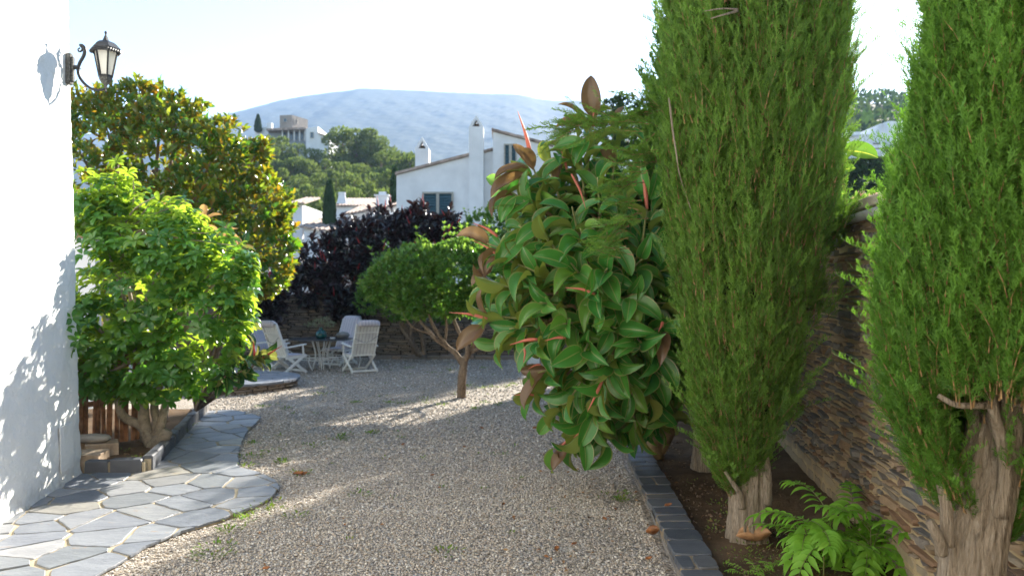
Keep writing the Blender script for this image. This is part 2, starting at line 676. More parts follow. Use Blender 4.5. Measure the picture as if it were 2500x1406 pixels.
# ------------------------------------------------------------------ cypress
def plume_tpl(seed, L=.36, nside=24, side=.095, wblade=.0050):
    """one upright cypress shoot: stem along +Z and flat feathery sprays round it; triangles only, material 1 on the stem"""
    g = np.random.default_rng(seed)
    V, Q, MI, RN = [], [], [], []

    def tri(a, b, w, perp, m, r):
        i = len(V)
        V.extend([a - perp * w / 2, a + perp * w / 2, b])
        Q.append((i, i + 1, i + 2)); MI.append(m); RN.extend([r, r, r + .12])

    bend = g.normal(size=2) * .06
    def stem(t): return np.array((bend[0] * t * t, bend[1] * t * t, L * t))
    ns = 6
    for i in range(ns):
        a, b = stem(i / ns), stem((i + 1) / ns)
        w = .0050 * (1 - .8 * i / ns)
        for q in range(3):
            pa = np.array((cos(q * 2.09), sin(q * 2.09), 0)) * w
            pb = np.array((cos(q * 2.09 + 2.09), sin(q * 2.09 + 2.09), 0)) * w
            j = len(V)
            V.extend([a + pa, a + pb, b + (pa + pb) * .5]); Q.append((j, j + 1, j + 2)); MI.append(1 if i < 4 else 0); RN.extend([.5] * 3)
    for i in range(nside):
        t = .08 + .92 * i / nside
        a = i * 2.4 + g.normal() * .4
        out = np.array((cos(a), sin(a), 0))
        th = R(19 + 17 * (1 - t) + g.normal() * 6)
        d = nrm(out * sin(th) + np.array((0, 0, 1)) * cos(th))
        Ls = side * (1.05 - .75 * t) * g.uniform(.75, 1.2)
        p0 = stem(t)
        plane = nrm(np.cross(d, np.array((0, 0, 1.0)) + out * .3 + g.normal(size=3) * .5))
        nn = np.cross(plane, d)
        r = .25 + .5 * t + g.normal() * .06
        tri(p0, p0 + d * Ls, wblade * 1.25, plane, 0, r)
        nb = max(3, int(Ls / .0115))
        for jx in range(nb):
            s = .12 + .85 * jx / nb
            sg = 1 if jx % 2 else -1
            dd = nrm(d * .86 + plane * sg * .48 + nn * g.normal() * .28)
            ll = .036 * (1.1 - .65 * s) * g.uniform(.7, 1.25) * (Ls / side + .25)
            pb = p0 + d * Ls * s
            pp = nrm(np.cross(dd, nn))
            tri(pb, pb + dd * ll, wblade, pp, 0, r + .08)
            if ll > .018:
                for sg2 in (1, -1):
                    d3 = nrm(dd * .85 + pp * sg2 * .48)
                    q0 = pb + dd * ll * .45
                    tri(q0, q0 + d3 * ll * .5, wblade * .85, nrm(np.cross(d3, nn)), 0, r + .14)
    return np.array(V), np.array(Q), np.array(MI), np.clip(np.array(RN), 0, 1.3)


PL = [plume_tpl(i) for i in range(4)]
PLW = [plume_tpl(10 + i, nside=13, wblade=.010) for i in range(3)]    # coarser shoots for trees farther off

def m_cypress(name, a, b, trans=.34):
    t = NT(name)
    r = t.attr()
    c = t.ramp(r, [(0.0, a), (.45, tuple((p + q) / 2 for p, q in zip(a, b))), (1.0, b)])
    co = t.coord('Object')
    c = t.mix(t.math('MULTIPLY', t.noise(co, 2.2, 3), .45), c, tuple(q * .6 for q in a))
    t.base(c, .6, .25)
    tr = t.n('BsdfTranslucent')
    t.l(t.mix(1.0, c, (1.3, 1.3, .7), 'MULTIPLY'), tr.inputs[0])
    ms = t.n('MixShader'); ms.inputs[0].default_value = trans
    t.l(t.p.outputs[0], ms.inputs[1]); t.l(tr.outputs[0], ms.inputs[2]); t.l(ms.outputs[0], t.out.inputs[0])
    return t.m


M['cyp'] = m_cypress('cypress_scale_leaf', (.050, .110, .020), (.205, .38, .058))
M['cyp2'] = m_cypress('fresh_cypress_leaf', (.040, .105, .014), (.155, .34, .045))
M['cyp_stem'] = plain('cypress_twig', (.27, .17, .08), .8, .1, .3, 30)


def cypress(name, label, base, prof, n, scale, mat, trunk, trad, tpls=PL, seed=0, lean=(0, 0), group=None, gaps=(), extras=(), limbs=(), core=.72, wind=14, core0=.18):
    """prof: (z, radius) pairs; lean: crown axis shift per metre; gaps: (angle, z, half angle, half z) bare patches; limbs: polylines"""
    global rng
    rng = np.random.default_rng(100 + seed)
    root = thing(name, label, 'tree', base, group)
    bx, by, bz = base
    zs = np.array([p[0] for p in prof]); rs = np.array([p[1] for p in prof])

    def rad(z): return np.interp(z, zs, rs)

    def ax(z): return np.stack([bx + lean[0] * (z - bz), by + lean[1] * (z - bz)], -1)
    # candidate positions, denser where the crown is wider
    N = n * 3
    z = rng.uniform(zs[0], zs[-1], N)
    keep = rng.random(N) < (rad(z) + .06) / (rs.max() + .06)
    z = z[keep][:n]
    th = rng.uniform(0, 2 * pi, len(z))
    lump = 1 + .09 * wob(th * 1.6, z * 1.9, seed) + .09 * wob(th * 4.2, z * 3.0, seed + 3) + .05 * wob(th * 11, z * 6.5, seed + 5)
    layer = rng.random(len(z))
    r = rad(z) * lump * (1 - .40 * layer ** 1.3)
    for (ga, gz, ha, hz) in gaps:
        dth = np.abs((th - ga + pi) % (2 * pi) - pi)
        hit = (dth < ha) & (np.abs(z - gz) < hz)
        r = np.where(hit, r * .55, r)
    A = ax(z)
    P = np.stack([A[:, 0] + r * np.cos(th), A[:, 1] + r * np.sin(th), z - .12], -1)
    radial = np.stack([np.cos(th), np.sin(th), np.zeros_like(th)], -1)
    tang = np.stack([-np.sin(th), np.cos(th), np.zeros_like(th)], -1)
    tilt = np.radians(wind + 6 * rng.normal(size=len(z)) + 18 * np.clip((zs[0] + .7 - z) / .7, 0, 1))
    d = radial * np.sin(tilt)[:, None] + np.array((0, 0, 1.0)) * np.cos(tilt)[:, None] + tang * (rng.normal(size=len(z)) * .11)[:, None]
    d = nrm(d)
    cut = np.zeros(len(z), bool)
    for (ga, gz, ha, hz) in gaps:
        cut |= (np.abs((th - ga + pi) % (2 * pi) - pi) < ha) & (np.abs(z - gz) < hz) & (rng.random(len(z)) < .97)
    P, d = P[~cut], d[~cut]
    for e in extras:           # stray shoots: (position, direction, count scatter)
        k = e[2]
        P = np.vstack([P, np.array(e[0]) + rng.normal(size=(k, 3)) * e[3]])
        d = np.vstack([d, nrm(np.array(e[1]) + rng.normal(size=(k, 3)) * .25)])
    x = nrm(np.cross(d, sphere_dirs(len(d))))
    y = np.cross(d, x)
    Rm = np.stack([x, y, d], 2)
    sc = scale * rng.uniform(.65, 1.25, len(d))
    lead = rng.random(len(d)) < .07           # long leaders standing clear of the rest
    sc[lead] *= 1.3
    parts, mis = [], []
    which = rng.integers(0, len(tpls), len(d))
    for i, (V, Q, MI, RN) in enumerate(tpls):
        m = which == i
        v, f, u, rr = scatter((V, Q, np.zeros((len(V), 2))), P[m], Rm[m], sc[m], rng.normal(size=m.sum()) * .14)
        parts.append((v, f, u, np.clip(rr + np.tile(RN, m.sum()), 0, 1)))
        mis.append(np.tile(MI, m.sum()))
    v, f, u, rr = join(parts)
    cr = mesh_np('crown', v, f, [mat, M['cyp_stem']], root, mi=np.concatenate(mis), rnd=rr)
    # dense dead twigs inside the crown
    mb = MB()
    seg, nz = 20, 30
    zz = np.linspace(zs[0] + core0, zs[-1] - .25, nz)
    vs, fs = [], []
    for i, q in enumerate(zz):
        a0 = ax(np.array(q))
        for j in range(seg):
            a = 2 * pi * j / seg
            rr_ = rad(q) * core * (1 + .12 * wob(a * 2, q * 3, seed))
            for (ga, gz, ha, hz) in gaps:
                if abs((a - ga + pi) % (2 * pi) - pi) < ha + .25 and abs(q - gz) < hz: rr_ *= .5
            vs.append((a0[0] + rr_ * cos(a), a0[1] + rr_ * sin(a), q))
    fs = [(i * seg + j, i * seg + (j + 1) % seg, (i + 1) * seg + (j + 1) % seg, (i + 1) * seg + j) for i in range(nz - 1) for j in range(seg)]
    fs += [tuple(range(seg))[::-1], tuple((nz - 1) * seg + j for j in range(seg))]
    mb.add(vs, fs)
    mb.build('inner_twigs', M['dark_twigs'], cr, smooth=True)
    tb = MB()
    fl = lambda a, t: 1 + .10 * wob(a * 2.2, t * 2.5, seed) + .05 * sin(a * 9 + 3 * sin(t * 5)) + .035 * sin(a * 17 + t * 9) + .022 * sin(a * 31 + 6 * sin(t * 7)) + .012 * sin(a * 47 - t * 22)
    tb.tube(spline(trunk, 60), np.interp(np.linspace(0, 1, 60), np.linspace(0, 1, len(trad)), trad), 96, flute=fl)
    tr = tb.build('trunk', M['cypress_bark'], root, smooth=True)
    for (pts, r0, r1) in limbs:
        lb = MB()
        lb.tube(spline(pts, 18), np.linspace(r0, r1, 18), 12, flute=lambda a, t: 1 + .14 * wob(a * 2, t * 9, seed + len(pts)))
        lb.build('limb', M['cypress_bark'], tr, smooth=True)
    return root


# ------------------------------------------------------------------ stone walls
def stone_face(mb, mp, u0, u1, z0, z1, hs, ws, gap, relief, seed, wav=.02, bevel=.010, top=None):
    """courses of rough stones on a wall face; mp(u, z, d) gives the world point at distance d out of the face"""
    g = random.Random(seed)
    z = z0
    row = 0
    while z < z1:
        h = g.uniform(*hs)
        u = u0 - g.uniform(0, ws[1])
        while u < u1:
            w = g.uniform(*ws) * (.6 + .9 * g.random())
            a, b = u + gap / 2, u + w - gap / 2
            c, d = z + gap / 2, z + h - gap / 2
            split = [(c, d)]
            if h > hs[0] * 1.7 and g.random() < .35:
                m = c + (d - c) * g.uniform(.35, .65)
                split = [(c, m - gap / 2), (m + gap / 2, d)]
            for (c1, d1) in split:
                if b - a < .02 or d1 - c1 < .012: continue
                j = lambda s=1.0: g.uniform(-1, 1) * min(.014, .18 * (d1 - c1)) * s
                ring = []
                for (fu, fz) in ((0, 0), (.35, 0), (.7, 0), (1, 0), (1, .5), (1, 1), (.65, 1), (.3, 1), (0, 1), (0, .5)):
                    corner = fu in (0, 1) and fz in (0, 1)
                    pu = a + (b - a) * fu + j(1.3); pz = c1 + (d1 - c1) * fz + j(.9)
                    if corner:
                        pu += (.5 - fu) * min(.03, .2 * (b - a)); pz += (.5 - fz) * min(.012, .2 * (d1 - c1))
                    ring.append((pu, pz + wav * wob(pu * 1.1, row * .35, seed)))
                ring = [(min(max(p, u0), u1), min(max(q, z0 - .05), z1)) for p, q in ring]
                cu = sum(p for p, _ in ring) / 10; cz = sum(q for _, q in ring) / 10
                dep = relief * g.uniform(.35, 1.0)
                tu, tz = g.uniform(-.35, .35) * relief, g.uniform(-.3, .3) * relief
                back = [mp(p, q, -.004) for p, q in ring]
                front = []
                for p, q in ring:
                    s = max(0, 1 - bevel / max(.03, math.hypot(p - cu, q - cz)))
                    e = ((p - cu) / (b - a) * 2 * tu + (q - cz) / (d1 - c1 + .01) * 2 * tz)
                    front.append(mp(cu + (p - cu) * s, cz + (q - cz) * s, max(.004, dep * .8 + e)))
                ctr = mp(cu, cz, dep)
                n = 10
                v = back + front + [ctr]
                fcs = [(i, (i + 1) % n, n + (i + 1) % n, n + i) for i in range(n)] + [(n + i, n + (i + 1) % n, 2 * n) for i in range(n)]
                mb.add(v, fcs, g.random())
            u += w
        z += h
        row += 1


def clip_cell(poly, p, q):
    """part of polygon nearer to p than to q"""
    mx, my = (p[0] + q[0]) / 2, (p[1] + q[1]) / 2
    nx, ny = q[0] - p[0], q[1] - p[1]
    out = []
    for i in range(len(poly)):
        a, b = poly[i], poly[(i + 1) % len(poly)]
        da = (a[0] - mx) * nx + (a[1] - my) * ny
        db = (b[0] - mx) * nx + (b[1] - my) * ny
        if da <= 0: out.append(a)
        if da * db < 0:
            t = da / (da - db)
            out.append((a[0] + (b[0] - a[0]) * t, a[1] + (b[1] - a[1]) * t))
    return out


def in_poly(x, y, poly):
    c = False
    for i in range(len(poly)):
        a, b = poly[i], poly[i - 1]
        if (a[1] > y) != (b[1] > y) and x < (b[0] - a[0]) * (y - a[1]) / (b[1] - a[1]) + a[0]: c = not c
    return c


def in_poly_np(X, Y, poly):
    c = np.zeros(len(X), bool)
    for i in range(len(poly)):
        a, b = poly[i], poly[i - 1]
        if a[1] == b[1]: continue
        hit = ((a[1] > Y) != (b[1] > Y)) & (X < (b[0] - a[0]) * (Y - a[1]) / (b[1] - a[1]) + a[0])
        c ^= hit
    return c


def paving(mb, outline, z0, z1, size, gap, seed, stretch=1.0):
    """irregular flagstones: Voronoi cells cut to the outline, pulled apart for the joints, edges roughened"""
    g = random.Random(seed)
    xs = [p[0] for p in outline]; ys = [p[1] for p in outline]
    pts = []
    x0, x1, y0, y1 = min(xs) - size, max(xs) + size, min(ys) - size, max(ys) + size
    tries = 0
    while tries < 6000:
        p = (g.uniform(x0, x1), g.uniform(y0, y1))
        if all(((p[0] - q[0]) / stretch) ** 2 + (p[1] - q[1]) ** 2 > (size * (.34 + .62 * abs(wob(p[0] * 2.1, p[1] * 2.3, seed)))) ** 2 for q in pts): pts.append(p)
        tries += 1
    for p in pts:
        near = sorted(pts, key=lambda q: (q[0] - p[0]) ** 2 + (q[1] - p[1]) ** 2)[1:14]
        poly = list(outline)
        for q in near:
            poly = clip_cell(poly, p, q)
            if len(poly) < 3: break
        if len(poly) < 3: continue
        ar = .5 * sum(poly[i - 1][0] * poly[i][1] - poly[i][0] * poly[i - 1][1] for i in range(len(poly)))
        if abs(ar) < .012: continue
        if ar < 0: poly = poly[::-1]
        # shrink by the joint: move each edge inwards, resample and roughen
        cx = sum(q[0] for q in poly) / len(poly); cy = sum(q[1] for q in poly) / len(poly)
        ring = []
        for i in range(len(poly)):
            a, b = poly[i], poly[(i + 1) % len(poly)]
            L = math.hypot(b[0] - a[0], b[1] - a[1])
            m = max(1, int(L / .07))
            for k in range(m):
                t = k / m
                x, y = a[0] + (b[0] - a[0]) * t, a[1] + (b[1] - a[1]) * t
                dl = math.hypot(cx - x, cy - y) + 1e-6
                s = gap * g.uniform(.5, 1.5) + (.006 if k == 0 else 0)
                x += (cx - x) / dl * s; y += (cy - y) / dl * s
                ring.append((x, y))
        if len(ring) < 4: continue
        n = len(ring)
        dz = g.uniform(-.003, .003)
        top = [(cx + (x - cx) * .985, cy + (y - cy) * .985, z1 + dz + .0015 * g.uniform(-1, 1)) for x, y in ring]
        v = [(x, y, z0) for x, y in ring] + [(x, y, z1 + dz - .006) for x, y in ring] + top
        fcs = []
        for i in range(n):
            j = (i + 1) % n
            fcs += [(i, j, n + j, n + i), (n + i, n + j, 2 * n + j, 2 * n + i)]
        fcs.append(tuple(range(2 * n, 3 * n)))
        mb.add(v, fcs, g.random())

# ------------------------------------------------------------------ ground
def gh(x, y):
    return .012 * wob(x * .9, y * .7, 2.0)


gs = MB()
gs.box((0, 1600, -.35), (3200, 3300, .5))
tag(gs.build('ground', M['soil']), kind='structure')

WALLN = np.array((-.9892, .1464, 0)); WALLE = np.array((.1464, .9892, 0))
def wallx(Y): return 1.79 + .148 * Y
def curbl(Y): return 1.10 + .0477 * (Y - 5.16)

CORN = np.array((-4.56, 8.48)); WD = np.array((.155, -.988))
path_px = [(235, 1406), (300, 1368), (365, 1330), (440, 1298), (530, 1270), (640, 1228), (672, 1206), (686, 1188), (674, 1170), (630, 1150), (583, 1140),
           (584, 1100), (602, 1056), (640, 1018), (615, 1008), (570, 1000), (514, 1002)]
PATH = [tuple(G(a, b, .04)[:2]) for a, b in path_px]
PATH += [(-4.86, 12.6), (-4.80, 12.2), (-3.93, 8.50), (-4.55, 8.44), tuple(CORN + WD * 1.2), tuple(CORN + WD * 4.0), tuple(CORN + WD * 6.5), (-2.45, 2.4), (-2.62, 4.0), (-2.80, 5.0)]

# gravel bed, a sheet over the ground, with loose pebbles on it
nx, ny = 130, 230
X, Y = np.meshgrid(np.linspace(-9.5, 3.2, nx), np.linspace(-3, 21.95, ny))
V = np.stack([X.ravel(), Y.ravel(), gh(X.ravel(), Y.ravel())], 1)
I = np.arange(nx * ny).reshape(ny, nx)
Q = np.stack([I[:-1, :-1].ravel(), I[:-1, 1:].ravel(), I[1:, 1:].ravel(), I[1:, :-1].ravel()], 1)
tag(mesh_np('gravel_bed', V, Q, M['gravel'], smooth=True), kind='structure')

ico_v = []
t_ = (1 + 5 ** .5) / 2
for a, b in ((-1, t_), (1, t_), (-1, -t_), (1, -t_)): ico_v += [(a, b, 0)]
for a, b in ((-1, t_), (1, t_), (-1, -t_), (1, -t_)): ico_v += [(0, a, b)]
for a, b in ((-1, t_), (1, t_), (-1, -t_), (1, -t_)): ico_v += [(b, 0, a)]
ico_v = nrm(np.array(ico_v, float))
ico_f = np.array([(0, 11, 5), (0, 5, 1), (0, 1, 7), (0, 7, 10), (0, 10, 11), (1, 5, 9), (5, 11, 4), (11, 10, 2), (10, 7, 6), (7, 1, 8), (3, 9, 4), (3, 4, 2), (3, 2, 6), (3, 6, 8), (3, 8, 9), (4, 9, 5), (2, 4, 11), (6, 2, 10), (8, 6, 7), (9, 8, 1)])


def pebbles(n, y0, y1, smin, smax):
    y = y0 + (y1 - y0) * rng.random(n)
    x = -7 + 8.6 * rng.random(n)
    ok = (x < curbl(y) - .02) & (x > -.66 * y - .3) & (x > -.585 * y - 1.9)
    ok &= ~in_poly_np(x, y, PATH)
    bed = [(-4.6, 8.4), (-3.9, 8.5), (-4.85, 12.7), (-7.5, 12.7), (-7.5, 8.4)]
    ok &= ~in_poly_np(x, y, bed)
    ok &= ((x + 5.35) ** 2 + (y - 15.6) ** 2) > 1.15 ** 2
    ok &= (wob(x * .9, y * .7, 9) + .35 * wob(x * 3, y * 3, 4) > -.55) | (rng.random(n) < .45)
    ok &= x > CORN[0] + (CORN[1] - y) * .155 + .03
    x, y = x[ok], y[ok]
    n = len(x)
    s = smin + (smax - smin) * rng.random(n) ** 1.6
    sc = np.stack([s * rng.uniform(.8, 1.35, n), s * rng.uniform(.7, 1.0, n), s * rng.uniform(.45, .8, n)], 1) / 2
    d = sphere_dirs(n); d[:, 2] *= .3
    up = np.tile((0, 0, 1.0), (n, 1)) + sphere_dirs(n) * .35
    Rm = frames(d, up)
    pos = np.stack([x, y, gh(x, y) + s * rng.uniform(.10, .42, n)], 1)
    v = ico_v * (1 + .16 * rng.normal(size=ico_v.shape[0]))[:, None]
    return scatter((v, ico_f, np.zeros((12, 2))), pos, Rm, sc, rng.random(n))


pb = [pebbles(42000, 4.6, 7.2, .009, .027), pebbles(34000, 7.0, 9.5, .011, .029), pebbles(30000, 9.5, 13, .014, .034), pebbles(18000, 13, 21.8, .020, .045)]
for _ in range(3): pb.append(pebbles(28000, 4.6, 8.6, .008, .022))
v, f, u, r = join(pb)
tag(mesh_np('gravel', v, f, M['pebble'], rnd=r, smooth=True), 'loose pale grey and tan pebbles covering the garden floor', 'gravel', kind='stuff')

# flagstone path
pm = MB()
ctr = np.mean(np.array(PATH), 0)
PA = np.array(PATH); e_ = nrm(np.roll(PA, -1, 0) - np.roll(PA, 1, 0)); ni = np.stack([-e_[:, 1], e_[:, 0]], 1)
sg = 1 if in_poly(*(PA[5] + ni[5] * .05), PATH) else -1
pm.prism([tuple(q) for q in PA + ni * sg * .03], -.05, .031)
po = tag(pm.build('path', M['path_mortar']), kind='structure')
ps = MB()
paving(ps, PATH, .02, .042, .62, .014, 12, 1.25)
tag(ps.build('flagstone_path', M['slate']), 'irregular grey slate flagstones set in sandy mortar', 'paving', kind='structure')

# ------------------------------------------------------------------ white house at the near side
hw = thing('white_house', 'white rough plastered house wall rising from the flagstones with a lantern on it', 'house', (CORN[0], CORN[1], 0))
ring = []
for s in np.concatenate([np.linspace(15, 5, 12)[:-1], np.linspace(5, .1, 110)]): ring.append((CORN + WD * s, np.array((.988, .155))))
for a in np.linspace(0, 1, 7)[1:-1]:
    n0 = nrm(np.array((.988, .155)) * (1 - a) + np.array((-.155, .988)) * a)
    ring.append((CORN + WD * .1 + np.array((-.988, -.155)) * .1 + n0 * .1, n0))
for s in np.concatenate([np.linspace(.1, 1.5, 14), np.linspace(1.8, 6, 8)]): ring.append((CORN + np.array((-.988, -.155)) * s, np.array((-.155, .988))))
ring.append((CORN + np.array((-.988, -.155)) * 6 + WD * 15, np.array((-.7, -.7))))
zs = np.concatenate([np.linspace(-.1, 5.4, 112), [6.0, 6.6]])
P2 = np.array([p for p, _ in ring]); N2 = np.array([q for _, q in ring])
vs = []
for z in zs:
    sft = -.027 * z
    ss = np.arange(len(P2)) * .045
    dsp = .010 * wob(ss * 2.3, z * 2.1, 1.0) + .006 * wob(ss * 7, z * 6.3, 5.0) + .004 * rng.normal(size=len(P2))
    dsp += .05 * np.clip((.10 - z) / .2, 0, 1)
    for p, q, d in zip(P2, N2, dsp): vs.append((p[0] + q[0] * d + sft, p[1] + q[1] * d, z))
m = len(P2); k = len(zs)
fs = [(i * m + j, i * m + (j + 1) % m, (i + 1) * m + (j + 1) % m, (i + 1) * m + j) for i in range(k - 1) for j in range(m)]
wb = MB(); wb.add(vs, fs); wb.add([vs[(k - 1) * m + j] for j in range(m)], [tuple(range(m))])
wb.build('wall', M['plaster'], hw, smooth=True)


# unseen house front added behind the viewpoint to bounce warm light forward
hb = MB(); hb.box((2.3, -3.9, 3.3), (10.6, .6, 6.8)); hb.box((2.3, -3.5, 6.75), (11.0, 1.5, .18))
hb.build('unseen_bounce_front', m_plaster('cream_plaster', (.84, .77, .64)), hw)
def onwall(s, z, d=0.0):
    p = CORN + WD * s
    return np.array((p[0] + .988 * d - .027 * z, p[1] + .155 * d, z))


mc = MB()
a, b, c, d = onwall(.30, .16, .004), onwall(.62, .16, .004), onwall(.62, .62, .004), onwall(.30, .62, .004)
mc.extrude([a, b, c, d], (.988 * .010, .155 * .010, 0))
mc.build('meter_cover', M['plaster'], hw, bevel=.004)
rn = MB()
for (s, z, ln) in ((3.05, .78, 0),):
    pass

# wall lantern
LP = onwall(.16, 4.30)
NX = np.array((.988, .155, 0)); TX = np.array((.155, -.988, 0))
lan = thing('wall_lantern', 'black iron wall lantern with frosted panes on a scrolled arm', 'lantern', LP)
pl = MB()
prof = [(-.205, .035), (-.195, .05), (.12, .05), (.15, .04), (.165, .02)]
pl.extrude([LP + TX * w + np.array((0, 0, z)) for z, w in prof] + [LP - TX * w + np.array((0, 0, z)) for z, w in prof[::-1]], NX * .05)
pl.extrude([LP + NX * .05 + TX * .03 + np.array((0, 0, -.17)), LP + NX * .05 + TX * .03 + np.array((0, 0, .12)), LP + NX * .05 - TX * .03 + np.array((0, 0, .12)), LP + NX * .05 - TX * .03 + np.array((0, 0, -.17))], NX * .022)
pl.build('wall_plate', M['old_iron'], lan, bevel=.006)
ar = MB()
def lp(n, z): return LP + NX * n + np.array((0, 0, z))
sc_ = .385
ar.tube(spline([lp(.05, 0.0), lp(.10, .0), lp(.125, -.02)], 8), .026, 10)
curve = [lp(.135 + .02 * 0, .235), lp(.115, .215), lp(.125, .19), lp(.15, .20), lp(.158, .235), lp(.135, .268), lp(.095 + .065, .262), lp(.182, .225), lp(.175, .15), lp(.13, .05), lp(.115, -.03), lp(.13, -.11), lp(.18, -.19), lp(.25, -.245), lp(.32, -.262), lp(.385, -.245), lp(.40, -.23)]
ar.tube(spline(curve, 70), np.interp(np.linspace(0, 1, 70), [0, .25, .45, .6, 1], [.008, .012, .020, .018, .013]), 10)
ar.build('arm', M['iron'], lan, smooth=True)
lan.scale = (.95, .95, .88)
LC = lp(.40, 0)                                         # lantern axis
fm = MB()
seg6 = 6
rot6 = R(8)
def hexp(r, z): return [(LC[0] + r * cos(rot6 + j * pi / 3), LC[1] + r * sin(rot6 + j * pi / 3), LC[2] + z) for j in range(6)]
lo, hi = hexp(.068, -.10), hexp(.128, .235)
for j in range(6): fm.bar(lo[j], hi[j], .016, .016)
for rgn in (lo, hi):
    for j in range(6): fm.bar(rgn[j], rgn[(j + 1) % 6], .014, .016)
for j in range(6):                                     # little crest along each rim
    for q in range(4):
        t = (q + .5) / 4
        p = np.array(hi[j]) * (1 - t) + np.array(hi[(j + 1) % 6]) * t
        fm.box(p + np.array((0, 0, -.016)), (.022, .022, .022), rx=.6)
        p = np.array(lo[j]) * (1 - t) + np.array(lo[(j + 1) % 6]) * t
        fm.box(p + np.array((0, 0, .012)), (.012, .012, .016), rx=.6)
fm.build('frame', M['iron'], lan)
bs = MB()
bs.lathe([(.010, -.285), (.014, -.27), (.010, -.25), (.016, -.235), (.018, -.20), (.035, -.185), (.05, -.165), (.066, -.14), (.074, -.105)], LC, 6, rot=rot6)
bs.build('base', M['old_iron'], lan)
rf = MB()
rf.lathe([(.152, .205), (.158, .235), (.150, .243), (.118, .285), (.085, .312), (.052, .325), (.034, .335), (.025, .365), (.013, .395), (.010, .41)], LC, 6, rot=rot6)
for j in range(6):
    e = hexp(.155, .22)
    for q in range(5):
        t = (q + .5) / 5
        p = np.array(e[j]) * (1 - t) + np.array(e[(j + 1) % 6]) * t
        rf.box(p + np.array((0, 0, -.018)), (.03, .03, .028), rx=.7)
ro = rf.build('roof', M['iron'], lan)
fi = MB(); fi.lathe([(.006, .405), (.010, .415), (.0165, .43), (.010, .445), (.003, .45)], LC, 12); fi.build('finial', M['iron'], ro, smooth=True)
mg = NT('frosted_glass')
mg.base((.80, .79, .75), .45, .4)
trn = mg.n('BsdfTranslucent'); trn.inputs[0].default_value = (.85, .84, .78, 1)
mx = mg.n('MixShader'); mx.inputs[0].default_value = .55
mg.l(mg.p.outputs[0], mx.inputs[1]); mg.l(trn.outputs[0], mx.inputs[2]); mg.l(mx.outputs[0], mg.out.inputs[0])
for j in range(6):
    a, b, c, d = [np.array(q) for q in (hexp(.063, -.095)[j], hexp(.063, -.095)[(j + 1) % 6], hexp(.122, .23)[(j + 1) % 6], hexp(.122, .23)[j])]
    g_ = MB(); g_.add([a, b, c, d], [(0, 1, 2, 3)]); g_.build('pane', mg.m, lan)

# ------------------------------------------------------------------ planter bed below the shrub
bd = thing('planter_bed', 'raised planter bed edged with upright dark slate stones beside the flagstones', 'planter', (-4.6, 9.6, 0))
soil = MB()
n_ = 24
bedp = [(-4.6, 8.56), (-3.98, 8.6), (-4.85, 12.4), (-7.2, 12.4), (-7.2, 10.6), (-5.0, 9.0)]
soil.prism(bedp, -.02, .085)
for i in range(60):
    t = random.random()
    x, y = random.uniform(-5.0, -4.05), random.uniform(8.7, 11.5)
    if in_poly(x, y, bedp): soil.lathe([(.01, .08), (.035, .085), (.03, .10), (.01, .108)], (x, y, 0), 6)
soil.build('soil', M['soil'], bd)
ks = MB()
def kerb_run(mb, a, b, n, h, th, seed):
    g = random.Random(seed)
    a, b = np.array(a), np.array(b)
    cuts = sorted([0, 1] + [(i + g.uniform(-.25, .25)) / n for i in range(1, n)])
    e = nrm(b - a); o = np.array((-e[1], e[0]))
    L = np.linalg.norm(b - a)
    for i in range(n):
        p = a + e * (cuts[i] * L + .012); q = a + e * (cuts[i + 1] * L - .012)
        hh = h * g.uniform(.92, 1.08)
        j = lambda: g.uniform(-.008, .008)
        v = []
        for z, ins in ((-.02, 0), (hh - .015, 0.0), (hh, .010)):
            for (c, s) in ((p + e * ins, 1), (q - e * ins, 1), (q - e * ins, -1), (p + e * ins, -1)):
                w = c + o * s * (th / 2 - ins) + np.array((j(), j()))
                v.append((w[0], w[1], z + j() * .6))
        mb.add(v, [(0, 1, 5, 4), (1, 2, 6, 5), (2, 3, 7, 6), (3, 0, 4, 7), (4, 5, 9, 8), (5, 6, 10, 9), (6, 7, 11, 10), (7, 4, 8, 11), (8, 9, 10, 11)], g.random())
kerb_run(ks, (-3.90, 8.52), (-4.86, 12.65), 13, .19, .10, 3)
kerb_run(ks, (-4.55, 8.50), (-3.92, 8.50), 2, .17, .12, 4)
ks.build('kerb_stones', M['kerb_slate'], bd, bevel=.006)
km = MB()
km.bar((-3.90, 8.52, .07), (-4.86, 12.65, .07), .07, .19); km.bar((-4.55, 8.50, .06), (-3.90, 8.50, .06), .09, .17)
km.build('mortar', M['path_mortar'], bd)
st = MB()
st.box((-4.80, 8.74, .09), (.62, .34, .20), rz=.12); st.box((-4.72, 9.16, .11), (.34, .30, .22), rz=.5); st.box((-5.2, 9.2, .13), (.5, .3, .26), rz=.5)
st.build('tiled_step', plain('tan_step_tile', (.44, .33, .23), .85, .2, .25, 8, .4), bd, bevel=.008)
bo = MB(); bo.lathe([(.02, 0), (.13, .02), (.17, .06), (.14, .105), (.05, .125)], (0, 0, 0), 14)
b1 = bo.build('boulder', plain('grey_boulder', (.34, .31, .27), .85, .2, .15, 6, .4), world=False, smooth=True)
b1.location = (-4.80, 9.14, .215); b1.scale = (1.2, .75, .8)
tag(b1, 'smooth rounded grey boulder lying by the split wood fence', 'boulder')

